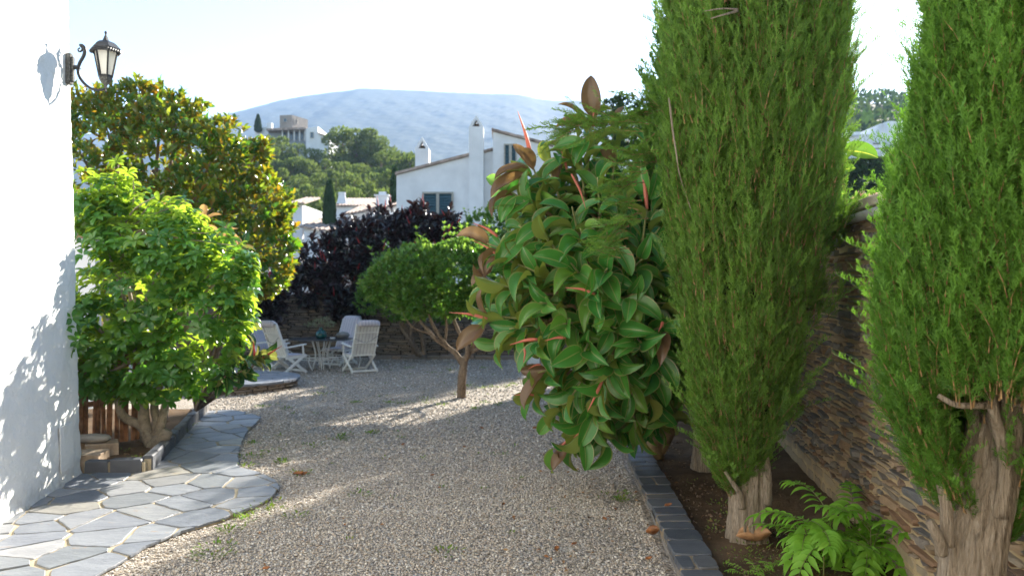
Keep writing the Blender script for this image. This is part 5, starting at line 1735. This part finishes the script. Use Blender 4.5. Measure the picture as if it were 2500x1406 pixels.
v, f, u, r = leafy(T_SM, np.array(P), nrm(np.array(D)), nrm(np.array(N)), np.array(S), rng.random(len(P)))
tag(mesh_np('ground_weeds', v, f, LM['weed'], uv=u, rnd=r, smooth=True), 'tiny green seedlings dotting the soil of the planting beds', 'weeds', kind='stuff')

# litter: scraps of dead leaf and twig along the kerb and under the trees
n = 900
y = rng.uniform(4.8, 20, n); x = curbl(y) - np.abs(rng.normal(size=n)) * .45 - .03
k2 = rng.random(n) < .35
x[k2] = rng.uniform(-3.5, 1, k2.sum()); y[k2] = rng.uniform(5, 21, k2.sum())
k3 = rng.random(n) < .3
y[k3] = rng.uniform(4.3, 9, k3.sum()); x[k3] = curbl(y[k3]) + .32 + rng.random(k3.sum()) * 1.0
ok = ~in_poly_np(x, y, PATH) & (x > -.28 * y - .5)
x, y, n = x[ok], y[ok], ok.sum()
zl = np.where(x > curbl(y) + .25, .085, .022)
v, f, u, r = leafy(T_SM, np.stack([x, y, zl], 1), nrm(rng.normal(size=(n, 3)) * (1, 1, .2)), nrm(rng.normal(size=(n, 3)) * .5 + np.array((0, 0, 1.0))), rng.uniform(.015, .05, n), rng.random(n))
tag(mesh_np('leaf_litter', v, f, attr_mat('litter_leaf', [(0, (.12, .055, .025)), (.5, (.26, .13, .06)), (1, (.34, .22, .11))], .8, .15), rnd=r), 'scraps of dead brown leaves strewn over gravel and soil', 'litter', kind='stuff')

# curled dry leaves
def dry(name, label, pos, L, yaw, mat, curl=.5, pitch=0.0, grp=None, w=.5):
    V, Q, U = leaf_tpl(w, 10, 3, -.10 * curl * 4, .9 * curl, wide_at=.5)
    a = np.array((cos(yaw), sin(yaw), pitch))
    v, f, u, r = scatter((V, Q, U), np.array([pos], float), frames(a[None], np.array([(.1, -.2, 1.0)])), np.array([L]), np.array([.5]))
    o = mesh_np(name, v, f, mat, uv=u, rnd=r, smooth=True)
    m = o.modifiers.new('thickness', 'SOLIDIFY'); m.thickness = .002
    return tag(o, label, 'leaf', grp)


mdry = plain('dry_tan_leaf', (.42, .235, .12), .7, .25, .25, 18, .3)
mdry2 = plain('dry_brown_leaf', (.26, .10, .03), .5, .4, .4, 20, .3)
dry('dry_leaf', 'large curled tan dry leaf lying at the foot of the cypress trunk', tuple(G(1797, 1330, .08) + (0, 0, .045)), .25, -.22, mdry, .8, -.05, w=.55)
dry('dry_leaf', 'curled brown dry leaf on the gravel against the kerb', tuple(G(1578, 1318) + (0, 0, .05)), .11, -.5, mdry2, .9, .1, w=.7)
dry('dry_leaf', 'small brown dry leaf lying on the slate kerb cap', tuple(G(1622, 1238, .165)+ (0, 0, .01)), .07, .2, mdry2, .5, .1)
dry('dry_leaf', 'brown dry leaf lying in the gravel under the rubber tree', tuple(G(1345, 1020) + (0, 0, .03)), .18, .3, mdry2, .6, .1)
for (a, b_, L, yw) in [(715, 1163, .12, 0), (735, 1165, .09, 1), (1575, 1372, .06, .4), (1480, 1275, .06, 2), (1225, 1238, .05, 1), (1355, 1350, .07, 1.2), (1395, 1335, .05, .4), (1300, 1050, .10, .5), (1180, 1050, .08, 2.2), (980, 1090, .06, 1), (960, 980, .07, 2), (1050, 1165, .05, .3), (640, 1395, .06, 0)]:
    dry('fallen_leaf', 'small reddish brown fallen leaf scattered on the gravel', tuple(G(a, b_) + (0, 0, .02)), L, yw, mdry2, .5, .05, 'fallen leaves on the gravel')

# ------------------------------------------------------------------ white villa beyond the garden
def facade(outline, Y, depth, mb, tilt=0.0):
    pts = [W(a, b, Y) for a, b in outline]
    mb.extrude(pts, (tilt * depth, depth, 0))


YV = 40.0
vl = thing('white_villa', 'white villa with two tall gable topped chimneys and a sloping tiled roof', 'house', (-2, 40, 0))
b = MB(); facade([(968, 790), (968, 428), (1146, 382), (1204, 369), (1204, 790)], YV, 8, b); b.build('wall', M['far_white'], vl)
b = MB(); facade([(1203.5, 790), (1203.5, 322), (1330, 354), (1420, 380), (1420, 790)], YV - .35, 7, b); b.build('wing_wall', M['far_white'], vl)
rfm = MB()
for (x0, y0, x1, y1, yy) in ((964, 424, 1146, 377, YV - .15), (1180, 371, 1203, 364, YV - .1)):
    n_ = 1
    for i in range(n_):
        t0, t1 = i / n_, (i + 1) / n_
        a, c = W(x0 + (x1 - x0) * t0, y0 + (y1 - y0) * t0 + 2.5, yy), W(x0 + (x1 - x0) * t1, y0 + (y1 - y0) * t1 + 2.5, yy)
        rfm.extrude([a, c, c + (0, 0, .13), a + (0, 0, .13)], (0, 8.3, 0))
rfm.build('roof', M['tile'], vl)
rfm = MB()
for i in range(7):
    a, c = W(1200 + 32 * i, 318 + 8.2 * i, YV - .5), W(1232 + 32 * i, 318 + 8.2 * (i + 1) + 1, YV - .5)
    rfm.extrude([a, c, c + (0, 0, .12), a + (0, 0, .12)], (0, 7.3, 0))
rfm.build('wing_roof', M['tile'], vl)
for (x0, x1, ysh, ytop, ybot, yy) in ((1013.5, 1047, 357, 334, 424, YV + .35), (1145, 1180, 303, 282, 790, YV - .55)):
    ch_ = MB()
    a, c = W(x0, ybot, yy), W(x1, ybot, yy)
    s0 = W(x0, ysh, yy); ap = W((x0 + x1) / 2, ytop, yy)
    hh = s0[2] - .0
    w_ = c[0] - a[0]
    zb = a[2]; zt = s0[2] - .12
    dd = .75
    ch_.extrude([a, c, (c[0], yy, zt), (a[0], yy, zt)], (0, dd, 0))
    # gable slabs leave an open triangle
    th = .13
    L0, R0, T0 = np.array((a[0], yy, zt)), np.array((c[0], yy, zt)), np.array(((a[0] + c[0]) / 2, yy, ap[2]))
    ch_.extrude([L0, L0 + (th * 1.2, 0, 0), T0 - (0, 0, th * 1.6), T0], (0, dd, 0))
    ch_.extrude([R0, T0, T0 - (0, 0, th * 1.6), R0 - (th * 1.2, 0, 0)], (0, dd, 0))
    co_ = ch_.build('chimney', M['far_white'], vl)
    fl = MB(); fl.box((T0[0], yy + dd * .72, zt + .12), (w_ * .55, .05, .22)); fl.build('flue', plain('dark_brown_brick', (.20, .13, .08), .9, .1), co_)  # dark brown panel set back in the open triangle


def window(parent, x0, y0, x1, y1, Y, shut=True, lw=.09):
    a, c = W(x0, y1, Y), W(x1, y0, Y)
    fm_ = MB()
    z0, z1 = a[2], c[2]
    for (p, q) in (((a[0], z0), (a[0] + lw, z1)), ((c[0] - lw, z0), (c[0], z1)), ((a[0] + lw, z1 - lw), (c[0] - lw, z1)), ((a[0] + lw, z0), (c[0] - lw, z0 + lw))):
        fm_.box(((p[0] + q[0]) / 2, Y - .04, (p[1] + q[1]) / 2), (q[0] - p[0], .14, q[1] - p[1]))
    m_ = (a[0] + c[0]) / 2
    if shut: fm_.box((m_, Y - .05, (z0 + z1) / 2), (.14, .13, z1 - z0 - 2 * lw))
    w_ = fm_.build('window', M['stone_frame'], parent)
    if shut:
        for (p, q) in ((a[0] + lw, m_ - .07), (m_ + .07, c[0] - lw)):
            s_ = MB(); s_.box(((p + q) / 2, Y + .0, (z0 + z1) / 2), (q - p, .04, z1 - z0 - 2 * lw))
            k = 14
            for i in range(k): s_.box(((p + q) / 2, Y - .03, z0 + lw + (i + .5) * (z1 - z0 - 2 * lw) / k), (q - p - .08, .05, .05), rx=.6)
            s_.build('shutter', M['shutter'], w_)
    else:
        s_ = MB(); s_.box(((a[0] + c[0]) / 2, Y - .0, (z0 + z1) / 2), (c[0] - a[0] - 2 * lw, .04, z1 - z0 - 2 * lw)); s_.build('pane', M['window'], w_)
    return w_


window(vl, 1031, 469, 1107, 570, YV - .02)
window(vl, 1230, 352, 1262, 470, YV - .37, True, .07)

# white garden building behind the back wall and parapet beside the house
gw = thing('garden_building', 'low white building behind the slate wall between the dark trees', 'building', (-8.6, 25, 0))
b = MB(); b.box((-8.6, 26.5, 1.2), (4.6, 3, 2.9)); b.build('wall', M['far_white'], gw)
b = MB(); b.box((-8.6, 26.5, 2.72), (4.9, 3.3, .12)); b.build('roof', M['tile'], gw)
pw = thing('garden_parapet', 'white parapet with coping glimpsed between house corner and umbrella tree', 'wall', tuple(W(175, 640, 12.6)))
b = MB(); a, c = W(60, 900, 12.6), W(232, 570, 12.6); b.box(((a[0] + c[0]) / 2, 12.7, 1.4), (c[0] - a[0], .2, 2.7)); b.build('wall', M['far_white'], pw)
b = MB(); b.box(((a[0] + c[0]) / 2, 12.7, 2.79), (c[0] - a[0] + .1, .32, .07)); b.build('coping', M['terracotta'], pw)


# cottages in the hollow
def gable(name, label, x0, x1, ytop, ybot, Y, depth, slope=0.0, chim=(), wins=(), over=.2, front=0.0):
    t = thing(name, label, 'house', tuple(W((x0 + x1) / 2, ybot, Y)))
    b = MB()
    a, c = W(x0, ybot, Y), W(x1, ytop, Y)
    zr0, zr1 = c[2], c[2] + slope
    b.extrude([(a[0], Y, -1), (c[0], Y, -1), (c[0], Y, zr1), (a[0], Y, zr0)], (0, depth, 0)); b.build('wall', M['far_white'], t)
    rm = MB()
    n = max(4, int((c[0] - a[0]) / .2))
    for i in range(n):         # rows of curved tiles running down towards the viewer
        t0 = (i + .5) / n
        xx = a[0] - over + (c[0] - a[0] + 2 * over) * t0
        zz = zr0 + (zr1 - zr0) * t0
        rm.tube([(xx, Y - .3, zz + .05), (xx, Y + depth * .6, zz + .05 + depth * .12)], .085, 7)
    rm.extrude([(a[0] - over, Y - .25, zr0 + .01), (c[0] + over, Y - .25, zr1 + .01), (c[0] + over, Y + depth * .6, zr1 + depth * .12), (a[0] - over, Y + depth * .6, zr0 + depth * .12)], (0, 0, .08))
    rm.build('roof', M['tile'], t)
    for (cx_, cb, ct, w, conical) in chim:
        p, q = W(cx_, cb, Y + 1), W(cx_, ct, Y + 1)
        cb_ = MB()
        hh = q[2] - p[2]
        if conical: cb_.lathe([(w, -.6), (w * .95, 0), (w * .55, hh * .8), (w * .6, hh * .82), (w * .6, hh)], p, 12)
        else:
            cb_.box((p[0], p[1], p[2] + hh * .2), (w * 2, w * 2, hh * 1.2)); cb_.box((p[0], p[1], p[2] + hh * .84), (w * 2.5, w * 2.5, .08)); cb_.box((p[0], p[1], p[2] + hh * .95), (w * 1.1, w * 1.1, hh * .25))
        cb_.build('chimney', M['far_white'], t)
    for (wx0, wy0, wx1, wy1) in wins: window(t, wx0, wy0, wx1, wy1, Y - .02, False, .05)
    return t


gable('cottage', 'white cottage with long tiled roof and conical chimney below the pines', 816, 965, 505, 570, 56, 9, 0, [(835, 503, 470, .45, True)], [(851, 515, 892, 528)])
gable('cottage', 'white cottage with low pinkish tiled roof and stubby chimney, beside the villa', 848, 975, 527, 600, 50, 8, .65, [(934, 512, 472, .38, False)], [])
gable('cottage', 'white cottage with lowest tiled roof half hidden by the burgundy trees', 742, 815, 556, 640, 45, 7, -.3, [], [])
gable('cottage', 'sliver of a white cottage beside the magnolia edge', 715, 738, 500, 640, 47, 6, 0, [], [])

# ------------------------------------------------------------------ hillsides
def hill(x, y):
    base = np.clip((y - 55) * .26, 0, 16.4) + np.clip((y - 118) * .75, 0, 5.0) - np.clip((y - 135) * .1, 0, 40)
    fade = np.clip((x + 2) / -12, 0, 1)
    fade = fade * fade * (3 - 2 * fade)
    left = np.clip((x + 90) / 40, 0, 1)
    return base * fade * left


X, Y = np.meshgrid(np.linspace(-95, 0, 60), np.linspace(48, 260, 80))
Z = hill(X, Y) - .12
I = np.arange(X.size).reshape(X.shape)
Q = np.stack([I[:-1, :-1].ravel(), I[:-1, 1:].ravel(), I[1:, 1:].ravel(), I[1:, :-1].ravel()], 1)
mscrub = NT('dry_hill_scrub'); co = mscrub.coord('Object'); n1 = mscrub.noise(co, .25, 7, .65)
mscrub.base(mscrub.ramp(n1, [(.35, (.035, .06, .022)), (.6, (.10, .10, .05)), (.8, (.16, .14, .09))]), .95, .05)
tag(mesh_np('wooded_hill', np.stack([X.ravel(), Y.ravel(), Z.ravel()], 1), Q, mscrub.m, smooth=True), kind='structure')


def rhill(x, y):
    return 2.35 + np.clip((y - 45) * .285, 0, 44) * np.clip((x - 10) / 30, 0, 1) + np.clip((x - 60) * .02, 0, 2)


yy_, xx_ = np.meshgrid(np.concatenate([np.linspace(-6, 40, 30), np.linspace(45, 330, 60)]), np.linspace(0, 1, 50), indexing='ij')
XX = (wallx(yy_) + .3) * (1 - xx_) + (170 + yy_ * .4) * xx_
XX = np.maximum(XX, wallx(np.minimum(yy_, 26)) + .3)
Z = rhill(XX, yy_) + np.clip(6 - (yy_ - 190) * .3, -40, 0) * (yy_ > 210)
I = np.arange(XX.size).reshape(XX.shape)
Q = np.stack([I[:-1, :-1].ravel(), I[:-1, 1:].ravel(), I[1:, 1:].ravel(), I[1:, :-1].ravel()], 1)
tag(mesh_np('hillside', np.stack([XX.ravel(), yy_.ravel(), Z.ravel()], 1), Q, mscrub.m, smooth=True), kind='structure')

# mountain
ridge = [(-1500, 420), (-400, 380), (200, 330), (450, 300), (545, 280), (600, 268), (640, 257), (680, 246), (720, 238), (760, 232), (820, 224), (850, 222), (882, 216), (905, 217), (960, 219), (1030, 222), (1100, 226), (1180, 229), (1230, 230), (1262, 231), (1285, 235), (1310, 241), (1350, 246), (1400, 245), (1440, 246), (1500, 258), (1600, 290), (1800, 340), (2200, 420), (3500, 470)]
YM = 1700.0
rx = np.array([(p[0] - CX) * YM / F for p in ridge]); rz = np.array([H - (p[1] - HZ) * YM / F for p in ridge])
X, T = np.meshgrid(np.linspace(-1450, 1450, 520), np.linspace(0, 1.25, 200))
base_r = np.interp(X, rx, rz)
Yg = 520 + (YM - 520) * T
rise = np.where(T <= 1, T ** 1.15, 1 - (T - 1) * 1.2)
nz = 2.2 * wob(X * .006, Yg * .003, 1) + 1.0 * wob(X * .02, Yg * .016, 2) + 2 * wob(X * .07, Yg * .05, 3) + 1.3 * wob(X * .21, Yg * .15, 4)
Z = base_r * rise * (Yg / YM) ** .0 + nz * np.clip(T * 2, 0, 1) * np.clip(np.abs(1 - T) * 6 + .22, .22, 1)
ins = np.clip((1450 - np.abs(X)) / 200, 0, 1)
Z = np.maximum(Z * ins, -.3)
I = np.arange(X.size).reshape(X.shape)
Q = np.stack([I[:-1, :-1].ravel(), I[:-1, 1:].ravel(), I[1:, 1:].ravel(), I[1:, :-1].ravel()], 1)
mm = NT('mountain_scrub'); co = mm.coord('Object'); n1 = mm.noise(co, .03, 9, .7, .6); n2 = mm.noise(mm.coord('Object', (1, .35, 1)), .012, 5, .6)
c = mm.ramp(n1, [(.36, (.038, .052, .036)), (.55, (.05, .064, .042)), (.75, (.085, .09, .065))])
c = mm.mix(mm.math('MULTIPLY', n2, .5), c, (.06, .075, .05)); mm.base(c, .95, .05)
mm.bump(n1, .3, 2)
tag(mesh_np('mountain', np.stack([X.ravel(), Yg.ravel(), Z.ravel()], 1), Q, mm.m, smooth=True), kind='structure')

# ------------------------------------------------------------------ villa on the hill top
YH = 122.0
hv = thing('hill_villa', 'white hilltop villa with square stone tower and glazed veranda', 'house', tuple(W(700, 370, YH)))
mst = m_stone('tower_stone', [(0, (.30, .27, .23)), (1, (.24, .21, .18))], 1.5, .5)
b = MB(); facade([(683, 316), (683, 282), (713, 281), (713, 316)], YH + 2, 4, b, .25); b.build('tower', mst, hv)
b = MB(); a, c = W(713, 316, YH + 2), W(713, 281, YH + 2)
b.extrude([a, a + (1.55, 3.6, 0), (c[0] + 1.55, c[1] + 3.6, c[2]), c], (-.2, .25, 0)); b.build('tower_side', mst, hv)
for (x0, y0, x1, y1, yq) in ((692, 289, 701, 299, YH + 1.97), (716, 290, 720, 303, YH + 2.6), (722, 291, 727, 303, YH + 3.2), (729, 292, 733, 303, YH + 4)):
    window(hv, x0, y0, x1, y1, yq, False, .06)
b = MB(); facade([(655, 400), (655, 318), (748, 318), (748, 400)], YH + 1.2, 6, b); b.build('veranda_wall', plain('blue_grey_wall', (.25, .29, .34), .8, .2), hv)  # one even blue-grey colour over the whole veranda wall
b = MB(); facade([(650, 319), (650, 314), (746, 311), (750, 316)], YH - .8, 7, b); b.build('veranda_roof', M['tile'], hv)
for x in (688, 703, 717, 730, 743):
    b = MB(); facade([(x, 345), (x, 317), (x + 2.2, 317), (x + 2.2, 345)], YH - .3, .15, b); b.build('post', M['far_white'], hv)
for x in (690, 706, 719, 732):
    window(hv, x + 1, 322, x + 10, 343, YH + 1.15, False, .05)
b = MB(); facade([(747, 420), (747, 314), (776, 309), (776, 420)], YH - 1.0, 7, b); b.build('wing', M['far_white'], hv)
b = MB(); facade([(776, 420), (776, 326), (804, 337), (804, 420)], YH - 1.4, 6, b); b.build('end_wing', M['far_white'], hv)
b = MB(); facade([(774, 325.5), (774, 323), (806, 334), (806, 337)], YH - 1.8, 7, b); b.build('end_roof', M['tile'], hv)
window(hv, 757, 323, 766, 338, YH - 1.03, False, .08); window(hv, 784, 336, 795, 350, YH - 1.43, False, .08)
b = MB(); facade([(622, 390), (622, 318), (655, 308), (662, 313), (662, 390)], YH + 2.5, 5, b); b.build('rear_wing', M['far_white'], hv)
b = MB(); facade([(652, 318), (652, 300), (663, 300), (663, 318)], YH + 2.2, .8, b); b.build('chimney', M['far_white'], hv)


# ------------------------------------------------------------------ pines and far trees
def pine_proto(label, seed, wide):
    g = np.random.default_rng(seed)
    t = thing('pine_tree', label, 'tree', (0, 0, 0), 'umbrella pines on the wooded slope')
    parts = []
    top = MB()
    top.tube(spline([(0, 0, -1.5), (.15, 0, 2), (.0, .1, 4.6), (.2, 0, 6)], 12), np.linspace(.22, .08, 12), 7)
    for k in range(11):
        a = k * 2.4; q = wide * 1.1 * (k / 11) ** .5
        c = np.array((cos(a) * q, sin(a) * q, 5.6 - .22 * q * q + g.normal() * .45 - (k % 3) * 1.15))
        top.tube([(0, .05, c[2] - 1.6), tuple((c + (0, 0, c[2] - 1)) / 2), tuple(c)], [.07, .05, .03], 5)
        m = 300
        d = nrm(g.normal(size=(m, 3)))
        rad = np.array((1.05, 1.05, .66)) * g.uniform(.7, 1.35)
        p = c + d * rad * (1 - .35 * g.random((m, 1)) ** 2)
        dd = nrm(d * (1, 1, .8) + np.array((0, 0, .55)) + g.normal(size=(m, 3)) * .4)
        parts.append(leafy(T_SM, p, dd, nrm(d + g.normal(size=(m, 3)) * .4), g.uniform(.24, .46, m), np.clip(.4 + .25 * g.normal(size=m), 0, .99)))
    v, f, u, r = join(parts)
    mesh_np('crown', v, f, LM['pine'], t, uv=u, rnd=r, smooth=True)
    top.build('trunk', M['bark'], t)
    return t


protos = [pine_proto('rounded umbrella pine among the pines on the slope', 1, 2.6), pine_proto('rounded umbrella pine among the pines on the slope', 2, 2.2), pine_proto('rounded umbrella pine among the pines on the slope', 3, 3.0)]
spots = [(838, 322, 116, 1.5), (868, 320, 115, 1.6), (902, 328, 114, 1.5), (930, 336, 113, 1.1), (655, 336, 113, 1.2), (690, 346, 112, 1.2), (728, 354, 111, 1.2), (760, 365, 110, 1.1),
         (668, 372, 101, 1.2), (712, 388, 100, 1.2), (755, 392, 100, 1.2), (795, 400, 99, 1.1), (840, 398, 99, 1.2), (885, 402, 98, 1.1), (930, 385, 98, 1.4), (968, 372, 97, 1.6), (1000, 378, 96, 1.5),
         (690, 425, 86, 1.1), (735, 430, 86, 1.1), (778, 425, 85, 1.1), (822, 432, 85, 1.1), (866, 428, 85, 1.1), (912, 425, 84, 1.2), (950, 430, 84, 1.1), (990, 425, 84, 1.2),
         (700, 462, 72, 1.1), (748, 468, 72, 1.1), (796, 462, 71, 1.0), (850, 460, 70, 1.0), (900, 462, 70, 1.0), (945, 465, 70, 1.0), (730, 500, 62, 1.0), (770, 505, 61, .95), (640, 400, 100, 1.2), (620, 380, 110, 1.2)]
g = random.Random(12)
for i, (a, b_, Yp, k) in enumerate(spots):
    top = W(a, b_, Yp); h = top[2] - float(hill(top[0], Yp))
    sz = max(h / 6.9, .45)
    o = protos[i % 3]
    lab = ['tall umbrella pine on the skyline beside the hilltop villa', 'umbrella pine high on the slope below the hilltop villa', 'umbrella pine half way up the slope', 'umbrella pine low on the slope above the cottages'][0 if Yp > 112.5 and a > 800 else 1 if Yp > 105 else 2 if Yp > 80 else 3]
    loc, rz_, s_ = (top[0], Yp, float(hill(top[0], Yp))), g.uniform(0, 6.2), (sz * k * .72, sz * k * .72, sz * 1.06)
    if i < 3:
        o.location = loc; o.rotation_euler = (0, 0, rz_); o.scale = s_; o['label'] = lab
    else: dup(o, loc, rz_, s_, lab)


def slim(label, x, y, top, hw, Yq):
    t = thing('cypress_tree', label, 'tree', tuple(W(x, y, Yq)))
    base, tp = W(x, y, Yq), W(x, top, Yq)
    n = 1300
    h = tp[2] - base[2]; r0 = hw * Yq / F
    tt = rng.random(n) ** .8
    rr = r0 * np.minimum(1, tt * 6 + .4) * (1 - tt ** 2.2) * rng.uniform(.6, 1.05, n)
    a = rng.uniform(0, 6.28, n)
    P = np.stack([base[0] + rr * np.cos(a), base[1] + rr * np.sin(a), base[2] + tt * h], 1)
    D = np.stack([np.cos(a) * .3, np.sin(a) * .3, np.ones(n)], 1)
    v, f, u, r = leafy(T_SM, P, nrm(D), nrm(np.stack([np.cos(a), np.sin(a), 0 * a + .2], 1)), rng.uniform(.3, .6, n) * max(1, r0), rng.random(n) * .5)
    mesh_np('crown', v, f, LM['far'], t, uv=u, rnd=r, smooth=True)
    b = MB(); b.tube([base, base + (0, 0, h * .8)], [.12, .04], 7); b.build('trunk', M['bark'], t)


slim('slim dark cypress standing in front of the white cottage', 804, 565, 458, 12, 47)
slim('slim dark cypress close against the white villa corner', 963, 560, 422, 9, 52)
slim('small pointed cypress on the skyline left of the hilltop villa', 630, 325, 286, 8, 124)

# ------------------------------------------------------------------ beyond the rubble wall
def town(label, boxes, Y0):
    t = thing('white_apartments', label, 'house', tuple(W(boxes[0][0], 400, Y0)))
    for (x0, x1, y0, y1, Yq, wins) in boxes:
        b = MB(); facade([(x0, y1), (x0, y0), (x1, y0), (x1, y1)], Yq, 6, b); w = b.build('block', M['far_white'], t)
        for (p, q, s, z) in wins: window(t, p, q, s, z, Yq - .03, False, .05)
    return t


town('distant stepped white houses on the hillside between the two cypresses', [(2060, 2128, 328, 400, 100, [(2092, 341, 2095, 348)]), (2122, 2160, 322, 352, 104, [(2128, 329, 2154, 337)]), (2150, 2172, 302, 420, 97, []), (2168, 2260, 296, 420, 96, [(2190, 306, 2200, 318)]), (2075, 2100, 322, 330, 99, []), (2100, 2158, 348, 425, 94, [(2131, 349, 2147, 353)]), (2070, 2080, 318, 330, 99, [])], 100)
th_ = gable('white_apartments', 'white hillside house with tiled porch roof beside the nearest cypress', 2158, 2230, 366, 430, 88, 5, 0, [], [(2168, 378, 2186, 392)])
def bush(name, label, cat, base, blobs, n, mat, size, T=T_SM, grp=None):
    return citrus(name, label, cat, base, blobs, n, mat, size, [([base, (base[0], base[1], base[2] * .6 + W(*blobs[0][:3])[2] * .4), W(*blobs[0][:3])], .05 * base[1] / 20, .03)], T, grp)


bush('round_tree', 'dark rounded tree below the white hillside houses', 'tree', tuple(W(2120, 520, 36)), [(2120, 430, 36, 45), (2105, 450, 35.6, 35), (2075, 430, 36, 35), (2120, 470, 35.5, 45)], 600, LM['far'], (.20, .32))
bush('round_tree', 'paler leafy tree below the tiled porch house', 'tree', tuple(W(2185, 520, 38)), [(2175, 425, 38, 38), (2195, 400, 38.5, 35), (2220, 430, 38, 50), (2185, 460, 37.5, 45)], 600, LM['citrus'], (.20, .32))
ol = bush('oleander_bush', 'pink flowering oleander showing above the rubble wall', 'bush', tuple(W(2110, 530, 9.2)), [(2085, 500, 9.0, 20), (2105, 497, 9.1, 24), (2135, 492, 9.2, 22), (2160, 490, 9.1, 20), (2075, 510, 9, 20)], 260, LM['citrus'], (.05, .09), T_LN)
P, N = blob_points([(2105, 492, 9.0, 22), (2125, 486, 9.0, 16), (2092, 496, 8.95, 14), (2150, 486, 9.0, 14), (2100, 486, 9, 14)], 70, .2)
LPp, LD, LN_, LS, ID = cluster(P, nrm(N + np.array((0, -.4, .5))), 5, (40, 75), 0, (.03, .05), .1)
v, f, u, r = leafy(T_SM, LPp, LD, LN_, LS, rng.random(len(ID)))
mesh_np('flowers', v, f, leafmat('oleander_petal', [(.75, .30, .38), (.80, .45, .50), (.78, .62, .60)], (.75, .4, .45), .3, .6, .2, 1.1), ol, uv=u, rnd=r)
# woods on the far hillside: a mass nobody could count
n = 9000
x = rng.uniform(45, 175, n); y = rng.uniform(95, 215, n)
ang_ = x / y
ok = (ang_ > .36) & (ang_ < .85)
x, y = x[ok], y[ok]
cl = .5 + .5 * wob(x * .22, y * .22, 6)
z = rhill(x, y) + (1.2 + 2.6 * cl) * rng.random(len(x)) ** .5
P = np.stack([x, y, z], 1); n = len(P)
D = nrm(rng.normal(size=(n, 3)) * .6 + np.array((0, 0, .8)))
v, f, u, r = leafy(T_SM, P, D, nrm(rng.normal(size=(n, 3)) + np.array((0, -.5, .6))), rng.uniform(.9, 1.9, n), np.clip(.45 + .3 * wob(x * .15, y * .15, 2) + .1 * rng.normal(size=n), 0, .99))
tag(mesh_np('woods', v, f, LM['far'], uv=u, rnd=r, smooth=True), 'hazy mixed woods covering the hillside above the white houses', 'woods', kind='stuff')
# low scrub filling between the pines
n = 12000
x = rng.uniform(-55, -5, n); y = rng.uniform(52, 125, n)
hz_ = hill(x, y)
z = hz_ + (0.2 + .8 * (.5 + .5 * wob(x * .5, y * .4, 3))) * rng.random(n) ** .6
P = np.stack([x, y, z], 1)
v, f, u, r = leafy(T_SM, P, nrm(rng.normal(size=(n, 3)) * .6 + np.array((0, 0, .8))), nrm(rng.normal(size=(n, 3)) + np.array((0, -.5, .6))), rng.uniform(.3, .7, n), np.clip(.4 + .3 * wob(x * .3, y * .3, 2) + .1 * rng.normal(size=n), 0, .99))
tag(mesh_np('scrub', v, f, LM['pine'], uv=u, rnd=r, smooth=True), 'green scrub filling the slope between the umbrella pines', 'scrub', kind='stuff')

# ------------------------------------------------------------------ sea air
hz = MB()
hz.box((0, 1600, 215), (3300, 3420, 432))
ho = hz.build('haze', None)
ho.data.materials.clear()
hm = bpy.data.materials.new('haze_air'); hm.use_nodes = True
hm.node_tree.nodes.remove(hm.node_tree.nodes['Principled BSDF'])
pv = hm.node_tree.nodes.new('ShaderNodeVolumePrincipled')
pv.inputs['Color'].default_value = (.47, .66, .97, 1)
pv.inputs['Density'].default_value = HAZE
pv.inputs['Anisotropy'].default_value = .15
hm.node_tree.links.new(pv.outputs[0], hm.node_tree.nodes['Material Output'].inputs['Volume'])
ho.data.materials.append(hm)
tag(ho, 'pale blue sea haze filling the air over the valley', 'haze', kind='stuff')
